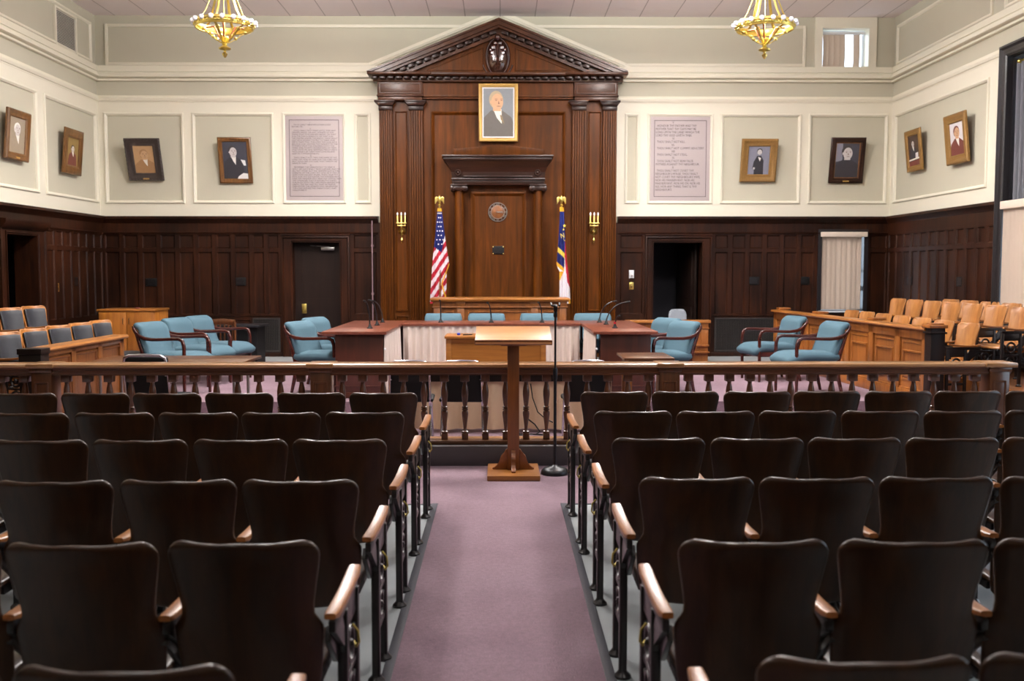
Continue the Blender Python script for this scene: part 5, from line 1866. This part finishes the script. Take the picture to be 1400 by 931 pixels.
# ------------------------------------------------------------------ oak desk in the well with small things on it
t = thing('desk', 'golden oak desk with a plain front panel, behind the lectern', 'desk', (-.05, 11.42, PZ))
z1 = PZ+.705
B().box(-.63, .53, 11.18, 11.70, z1-.03, z1, .005).build('desktop', 'oak_x', t, world=True)
b = B().box(-.60, .50, 11.21, 11.235, PZ+.05, z1-.03).box(-.615, -.555, 11.20, 11.25, PZ, z1-.03, .004).box(.455, .515, 11.20, 11.25, PZ, z1-.03, .004).box(-.56, .46, 11.202, 11.22, z1-.075, z1-.03, .003)
b.build('front_panel', 'oak_x', t, world=True)
for x in (-.60, .47):
    B().box(x, x+.03, 11.25, 11.66, PZ, z1-.03, .003).build('side_panel', 'oak', t, world=True)
x, z = at(627, 457, 11.35)
tag(B().lathe([(.018, 0), (.02, .01), (.02, .022), (.012, .026)], 12).build('bottle_cap', 'bluebit', loc=(x, 11.35, z1)), 'small blue cap lying on the oak desk', 'cap')
x, z = at(639, 457, 11.32)
tag(B().tube([(-.05, 0, .007), (.05, .02, .007)], .007, 8).tube([(.05, .02, .007), (.06, .022, .007)], .004, 6).build('pen', 'black', loc=(x, 11.32, z1)), 'dark pen lying on the oak desk beside the lectern top', 'pen')

# ------------------------------------------------------------------ draped table close behind the rail
t = thing('draped_table', 'long dark table hung with a beige cloth, just behind the bar rail', 'table', (0, 10.2, 0))
B().box(-.98, 1.16, 9.80, 10.45, .62, .645, .004).build('tabletop', 'rail', t, world=True)
B().box(-.94, 1.12, 9.84, 9.862, .52, .62, .002).box(-.94, 1.12, 10.38, 10.40, .52, .62, .002).build('apron', 'doorwood', t, world=True)
for x in (-.92, 1.06):
    for y in (9.86, 10.34):
        B().box(x, x+.045, y, y+.045, 0, .62, .003).build('leg', 'rail_z', t, world=True)
skirt(B(), (-.93, 9.90), (1.11, 9.90), .035, .61, .035, 9).build('cloth', 'drape', t, world=True)
tag(B().tube([(0.0, 0, .50), (.02, -.02, .36), (.07, -.03, .22), (.15, -.04, .15), (.22, -.06, .12)], .006, 6).tube([(-.02, 0, .14), (.04, -.05, .10), (.09, -.06, .03), (.05, -.1, .007), (-.10, -.14, .007), (-.2, -.1, .007), (-.12, -.05, .007), (.02, -.09, .007), (.12, -.12, .007)], .007, 6)
    .build('cable', 'black', loc=(.30, 9.84, 0)), 'black cables hanging and coiled at the beige cloth behind the rail', 'cable')

# ------------------------------------------------------------------ black chairs with chrome frames behind the rail
def chrome_chair():
    t = thing('stacking_chair', 'x', 'chair', (0, 0, 0), 0, 'black chairs with chrome frames')
    def bk(u, v):
        s = 2*u-1
        return (s*.165, -.20+.03*(1-v)-.02*(1-s*s), .44+.345*v)
    B().shell(bk, 9, 9, .035).build('backrest', 'black', t, angle=60)
    def sp(u, v):
        s = 2*u-1
        return (s*.2, -.17+.40*v, .44-.02*max(0, (v-.8)/.2)**2)
    B().shell(sp, 9, 9, .04).build('seat', 'black', t, angle=60)
    b = B()
    pts = [(-.185, -.215, .45)]
    b.tube([(-.185, -.16, .38), (-.185, -.19, .5), (-.180, -.225, .74), (-.168, -.232, .79), (-.13, -.236, .812), (0, -.243, .818), (.13, -.236, .812), (.168, -.232, .79), (.180, -.225, .74), (.185, -.19, .5), (.185, -.16, .38)], .0125, 10, (0, 1, 0))
    b.build('back_frame', 'chrome', t)
    for s in (-1, 1):
        B().tube([(s*.185, -.16, .40), (s*.19, -.2, .2), (s*.195, -.24, 0)], .012, 10).build('leg', 'chrome', t)
        B().tube([(s*.185, .2, .40), (s*.19, .22, .2), (s*.195, .235, 0)], .012, 10).build('leg', 'chrome', t)
        B().tube([(s*.185, -.17, .405), (s*.185, .21, .405)], .011, 8).build('seat_rail', 'chrome', t)
    for s in (-1, 1):
        B().tube([(s*.16, -.215, .64), (s*.19, -.215, .64)], .006, 6).build('bolt', 'chrome', t)
    return t


cc = chrome_chair()
place(cc, (-.84, 9.30, 0), R(2), 'black chair with chrome frame behind the rail, outer of the two left of the lectern')
cc.scale = (1, 1, .975)
place(dup(cc), (-.345, 9.30, 0), R(-2), 'black chair with chrome frame behind the rail, the one closest to the lectern')
place(dup(cc), (.80, 9.30, 0), R(1), 'black chair with chrome frame behind the rail, right of the microphone stand')
o = place(dup(cc), (-3.16, 9.16, 0), R(-6), 'black chair with rounded chrome frame at the left counsel table')
o.scale = (1.12, 1.05, 1.06)

# ------------------------------------------------------------------ small tables behind the rail
t = thing('counsel_table', 'brown topped folding table behind the rail on the left, metal legs', 'table', (-3.1, 9.8, 0))
B().box(-3.95, -2.44, 9.47, 10.17, .727, .755, .004).build('tabletop', 'rail', t, world=True)
B().box(-3.9, -2.5, 9.52, 9.535, .66, .727).box(-3.9, -2.5, 10.10, 10.115, .66, .727).build('apron', 'blackmetal', t, world=True)
for x in (-3.84, -2.56):
    for y in (9.55, 10.08):
        B().tube([(x, y, .72), (x, y, .012)], .015, 10).lathe([(.02, 0), (.02, .015)], 10, (x, y, 0)).build('leg', 'steel', t, world=True)
t = thing('side_table', 'small brown wooden table behind the rail on the right, in front of the table wing', 'table', (1.48, 10.15, 0))
b = B().box(1.23, 1.73, 9.82, 10.50, .727, .755, .004)
b.build('tabletop', 'rail', t, world=True)
B().box(1.28, 1.68, 9.87, 9.885, .64, .727).box(1.28, 1.68, 10.43, 10.445, .64, .727).box(1.28, 1.295, 9.87, 10.44, .64, .727).box(1.665, 1.68, 9.87, 10.44, .64, .727).build('apron', 'rail', t, world=True)
for x in (1.28, 1.645):
    for y in (9.87, 10.41):
        B().box(x, x+.035, y, y+.035, 0, .727, .003).build('leg', 'orangewood', t, world=True)

# ------------------------------------------------------------------ judge's bench and clerk's partition
t = thing('judge_bench', 'wide golden brown panelled bench with moulded top in front of the backdrop', 'bench', (0, 15.25, PZ))
yb0 = 14.93
xa, xb = -1.05, 1.04
zt = at(690, 407.5, yb0)[1]
B().box(xa, xb, yb0-.06, 15.65, zt-.035, zt, .008).box(xa+.015, xb-.015, yb0-.04, 15.6, zt-.055, zt-.03, .006).build('top', 'oak_x', t, world=True)
b = B().box(xa+.04, xb-.04, yb0, yb0+.05, PZ, zt-.05)
b.box(xa+.04, xa+.08, yb0, 15.55, PZ, zt-.05).box(xb-.08, xb-.04, yb0, 15.55, PZ, zt-.05)
b.box(xa+.03, xb-.03, yb0-.03, yb0, zt-.145, zt-.125, .005)
for a, c in ((xa+.04, xa+.16), (-.66, -.53), (.45, .58), (xb-.16, xb-.04)):
    b.box(a, c, yb0-.022, yb0, zt-.125, zt-.05, .004).box(a+.01, c-.01, yb0-.018, yb0, PZ+.05, zt-.145, .004)
for a, c in ((xa+.20, -.70), (-.49, .41), (.62, xb-.20)):
    b.frame(a, c, PZ+.15, zt-.19, [(0, yb0), (.004, yb0-.014), (.02, yb0-.014), (.03, yb0-.002), (.034, yb0)])
b.build('front_panel', 'oak_dark', t, world=True)
t = thing('low_partition', 'orange oak low panelled partition with ledges in front of the open doorway', 'partition', (2.6, 15.45, PZ))
yc = 15.42
zz = lambda py: at(900, py, yc)[1]
xa, xb = 1.95, at(971, 440, yc)[0]
B().box(xa, xb, yc-.05, yc+.14, zz(441.5), zz(437.5), .006).build('cap', 'oak_x', t, world=True)
b = B().box(xa+.03, xb-.03, yc, yc+.10, PZ, zz(441))
b.box(xa+.02, xb-.02, yc-.03, yc, zz(450), zz(448), .005).box(xa+.02, xb-.02, yc-.04, yc, zz(473.5), zz(471), .005).box(xa+.02, xb-.015, yc-.06, yc, zz(482.5), zz(480.3), .005)
b.box(xb-.14, xb-.03, yc-.02, yc, zz(471), zz(450), .004).box(xb-.14, xb-.03, yc-.025, yc, zz(448), zz(441), .004)
b.build('panel', 'orangewood', t, world=True)
t = thing('office_chair', 'grey upholstered office chair peeking over the partition by the open doorway', 'chair', (2.93, 16.0, PZ), R(190))
def ob(u, v):
    s = 2*u-1
    w = .125 if v < .8 else .125-.035*((v-.8)/.2)**2
    return (s*w, -.2-.04*v+.015*s*s, .45+.335*v)
B().shell(ob, 9, 11, .06).build('backrest', 'greycloth', t, angle=70)
B().shell(lambda u, v: ((2*u-1)*.23, -.2+.42*v, .44-.03*max(0, (v-.8)/.2)**2), 9, 9, .07).build('seat', 'greycloth', t, angle=70)
b = B().tube([(0, 0, .08), (0, 0, .41)], .025, 10).tube([(0, -.21, .60), (0, -.26, .44), (0, -.1, .39)], .016, 8)
b.build('column', 'black', t)
b = B()
for k in range(5):
    a = 2*PI*k/5
    b.tube([(0, 0, .09), (.26*math.cos(a), .26*math.sin(a), .06)], .018, 8).ball((.26*math.cos(a), .26*math.sin(a), .028), .028, 8)
b.build('castor_base', 'black', t)


# ------------------------------------------------------------------ jury box rails
def jury_rail(label, p0, p1, zb, zt, n, mats, near_post=True, posts=(), double=True):
    """panelled rail from p0 (near) to p1 (far); room side = local -y"""
    p0, p1 = Vector(p0), Vector(p1)
    d = p1-p0
    L = d.length
    a = math.atan2(d.y, d.x)
    t = thing('jury_rail', label, 'railing', (p0.x, p0.y, zb), a, 'panelled jury rails')
    h = zt-zb
    return t, L, h


t, L, h = jury_rail('honey oak panelled jury rail on the right with small capped posts', (4.60, 10.55), (4.30, 15.45), PZ, 1.015, 0, None)
# local x runs away from the camera, local +y towards the court
hh = h
b = B().box(0, L, -.04, .02, .0, h-.04)
nP = 7
pw = L/nP
for i in range(nP+1):
    x = min(max(i*pw, .06), L-.06)
    b.box(x-.06, x+.06, .02, .045, .0, h-.04, .003)
b.box(0, L, .02, .045, h-.14, h-.04, .003).box(0, L, .02, .05, 0, .12, .004).box(0, L, .02, .038, .12, .14, .003)
for i in range(nP):
    for (m, dd) in ((.075, .012), (.14, .02)):
        z0, z1 = .16+m*.7, h-.15-(m*1.6-.1)
        x0, x1 = i*pw+.06+m*.45, (i+1)*pw-.06-m*.45
        b.frame(x0, x1, z0, z1, [(0, .02), (.004, .02+dd), (.02, .02+dd), (.028, .022), (.03, .02)])
b.build('panel', 'orangewood', t)
B().prism([(-.09, h-.035), (-.095, h-.02), (-.085, h), (.085, h), (.095, h-.02), (.085, h-.035)], 'x', -.02, L).build('cap', 'oak_x', t)
p = B().box(-.14, 0.0, -.08, .075, 0, h+.0, .004).box(-.155, .015, -.095, .09, h-.06, h-.04, .005).build('post', 'doorwood', t)
B().box(-.16, .03, -.10, .10, h+.0, h+.035, .006).box(-.13, .0, -.07, .07, h+.035, h+.05, .004).build('post_cap', 'orangewood', p)
for x in (1.55, 3.35, L-.05):
    p = B().box(x-.06, x+.06, -.135, -.042, 0, h, .004).build('post', 'orangewood', t)
    B().box(x-.085, x+.085, -.18, -.005, h+.002, h+.035, .006).build('post_cap', 'orangewood', p)

t, L, h = jury_rail('golden oak panelled jury rail on the left with a dark square end post', (-4.15, 9.02), (-4.12, 10.86), 0, .925, 0, None)
b = B().box(0, L, .0, .05, .0, h-.04)
nP = 3
pw = L/nP
for i in range(nP+1):
    x = min(max(i*pw, .05), L-.05)
    b.box(x-.05, x+.05, -.022, .0, .0, h-.04, .003)
b.box(0, L, -.022, .0, h-.085, h-.04, .003).box(0, L, -.03, 0, 0, .13, .004)
for i in range(nP):
    b.frame(i*pw+.06, (i+1)*pw-.06, .17, h-.10, [(0, 0), (.004, -.016), (.02, -.016), (.03, -.002), (.034, 0)])
b.build('panel', 'oak_dark', t)
B().prism([(-.06, h-.035), (-.065, h-.02), (-.055, h), (.115, h), (.125, h-.02), (.115, h-.035)], 'x', -.02, L+.03).build('cap', 'oak_x', t)
B().box(-.16, .0, -.07, .13, 0, h-.0, .005).box(-.17, .01, -.08, .14, h-.05, h+.002, .006).build('post', 'doorwood', t)

# ------------------------------------------------------------------ jury seats
GL = 'blue grey leather jury seats'
js = fixed_seat('jury_chair', 'seat', 'oak', 'oak_y', 1, .27, False, True, GL)
lab = ['nearest the camera', 'second from the camera', 'third from the camera', 'fourth from the camera', 'farthest, by the cabinet']
fx, fy = .95, -.31
k0 = True
for i in range(5):
    y = 9.55+.5625*i
    o = js if k0 else dup(js)
    k0 = False
    place(o, (-4.76, y, PZ), face_rot(fx, fy), 'leather jury seat with oak frame, left front row, '+lab[i]).scale = (.88, 1, 1)
for i, (y, l_) in enumerate(((10.40, 'at the picture edge'), (10.96, 'the middle one'), (11.52, 'the farthest, by the doorway'))):
    place(dup(js), (-5.41, y, .36), face_rot(fx, fy), 'leather jury seat with oak frame, raised back row at left, '+l_).scale = (.88, 1, 1)

GR = 'honey plywood jury seats'
jr = fixed_seat('jury_chair', 'seat', 'jurywood', 'oak_y', -1, .27, False, False, GR)
fx, fy = -.97, -.24
k0 = True
rows = [('front row', 5.27, PZ, [11.05+.617*i for i in range(7)]), ('middle row, raised', 5.84, .36, [11.0+.575*i for i in range(7)]), ('back row against the wall, raised', 6.42, .36, [11.8+.56*i for i in range(5)])]
pos = ['nearest the camera', 'second from the camera', 'third from the camera', 'fourth from the camera', 'fifth from the camera', 'sixth from the camera', 'seventh from the camera']
for rn, x, z, ys in rows:
    for i, y in enumerate(ys):
        o = jr if k0 else dup(jr)
        k0 = False
        place(o, (x, y, z), face_rot(fx, fy), 'plywood jury seat at right, %s, %s' % (rn, pos[i])).scale = (.82, 1, 1)

# ------------------------------------------------------------------ cabinet, dark table and slatted chair at the back left
t = thing('cabinet', 'low golden oak two door cabinet in the back left corner', 'cabinet', (-5.59, 15.25, PZ), 0)
w, dp, h = .84, .60, .865
B().box(-w/2, w/2, -dp/2, dp/2, .06, h-.03, .003).box(-w/2+.03, w/2-.03, -dp/2+.04, dp/2, 0, .06).build('body', 'oak', t)
B().box(-w/2-.02, w/2+.02, -dp/2-.025, dp/2+.01, h-.03, h, .005).build('top', 'oak_x', t)
for s in (-1, 1):
    x0, x1 = (-w/2+.015, -.004) if s < 0 else (.004, w/2-.015)
    d = B().box(x0, x1, -dp/2-.02, -dp/2-.001, .075, h-.045, .003).build('door', 'oak', t)
    x = s*.045
    B().tube([(x, -dp/2-.02, h-.13), (x, -dp/2-.045, h-.14), (x, -dp/2-.045, h-.22), (x, -dp/2-.02, h-.23)], .006, 8).build('handle', 'chrome', d)
tag(B().lathe([(.035, 0), (.04, .008), (.03, .016), (.01, .02)], 14).build('coaster', 'coat_brown', loc=(-5.5, 15.15, PZ+h)), 'small dark red disc lying on top of the oak cabinet', 'disc')
t = thing('dark_table', 'near black table against the back wall behind the teal armchairs at left', 'table', (-4.05, 14.9, PZ))
B().box(-4.55, -3.53, 14.6, 15.2, PZ+.61, PZ+.64, .004).build('tabletop', 'blackmetal', t, world=True)
B().box(-4.5, -3.58, 14.66, 14.69, PZ+.02, PZ+.61).box(-4.5, -4.47, 14.69, 15.15, PZ, PZ+.61).box(-3.61, -3.58, 14.69, 15.15, PZ, PZ+.61).build('body', 'black', t, world=True)
t = thing('side_chair', 'brown wooden chair with a slatted back behind the teal armchairs at left', 'chair', (-4.0, 14.05, PZ), R(175))
b = B().tube([(-.19, -.22, .70), (0, -.25, .715), (.19, -.22, .70)], [.04]*3, 10, (0, 0, 1), rb=[.014]*3, sq=.6)
b.build('crest_rail', 'rail_z', t)
for i in range(6):
    x = -.15+.06*i
    B().box(x-.010, x+.010, -.235, -.220, .42, .68, .003).build('slat', 'rail_z', t)
for s in (-1, 1):
    B().tube([(s*.19, -.22, .70), (s*.195, -.2, .42), (s*.2, -.21, 0)], .018, 8).build('leg', 'rail_z', t)
    B().tube([(s*.2, .2, .42), (s*.2, .21, 0)], .018, 8).build('leg', 'rail_z', t)
B().box(-.22, .22, -.22, .23, .41, .44, .01).build('seat', 'rail_z', t)

# ------------------------------------------------------------------ lamps
def added_luminaire(x, y, down, up, side, label):
    """unseen hanging fitting, added to light the room below and the ceiling above"""
    zl = 5.25
    t = thing('added_ceiling_light', label, 'ceiling light', (x, y, zl), 0, 'added hanging lights out of view')
    w, l = .6, 1.25
    B().cells(-w/2, w/2, -l/2, l/2, 0.0, .07, [(-w/2+.03, w/2-.03, -l/2+.03, l/2-.03)]).build('frame', 'vent', t, Mx=Matrix(((1, 0, 0, 0), (0, 0, 1, 0), (0, 1, 0, 0), (0, 0, 0, 1))))
    B().box(-w/2+.03, w/2-.03, -l/2+.03, l/2-.03, .030, .040).build('diffuser', DIFF, t)
    for sy in (-1, 1):
        B().tube([(0, sy*.5, .06), (0, sy*.5, ZC-zl)], .006, 6).build('hanger', 'steel', t)
        B().box(-w/2+.02, w/2-.02, sy*.5-.01, sy*.5+.01, .055, .065).build('crossbar', 'steel', t)
    for e, z, rx in ((down, .02, 0), (up, .075, PI), (side, .17, 0)):  # upward and all-round lamps added to brighten the ceiling and upper walls
        ld = bpy.data.lights.new('added_ceiling_lamp', 'AREA' if z < .1 else 'POINT')
        if z < .1:
            ld.shape = 'RECTANGLE'
            ld.size, ld.size_y = w-.08, l-.08
        else:
            ld.shadow_soft_size = .12
        ld.energy = e
        ld.color = (1.0, .985, .955)
        lo = bpy.data.objects.new('added_ceiling_lamp', ld)
        lo.location = (0, 0, z)
        lo.rotation_euler = (rx, 0, 0)
        lo.parent = t
        COL.objects.link(lo)


DIFF = emission('light diffuser', (1, .96, .9, 1), 6.0)
for y, dn, up, sd, nm in ((12.9, 205, 260, 150, 'over the table'), (9.6, 200, 200, 60, 'over the bar rail'), (5.4, 32, 20, 10, 'over the front seats'), (1.2, 6, 6, 2, 'over the rear seats')):
    for x in (-2.3, 2.3):
        added_luminaire(x, y, dn, up, sd, 'added rectangular light hung out of view, %s side, %s' % ('left' if x < 0 else 'right', nm))

w = bpy.data.worlds.new('sky')
SC.world = w
w.use_nodes = True
bg = w.node_tree.nodes['Background']
bg.inputs['Color'].default_value = (.66, .82, 1.0, 1)
bg.inputs['Strength'].default_value = 5.0

SC.view_settings.view_transform = 'Standard'
SC.view_settings.look = 'None'
SC.view_settings.exposure = -0.14
SC.view_settings.gamma = 1.0
SC.view_settings.use_curve_mapping = False
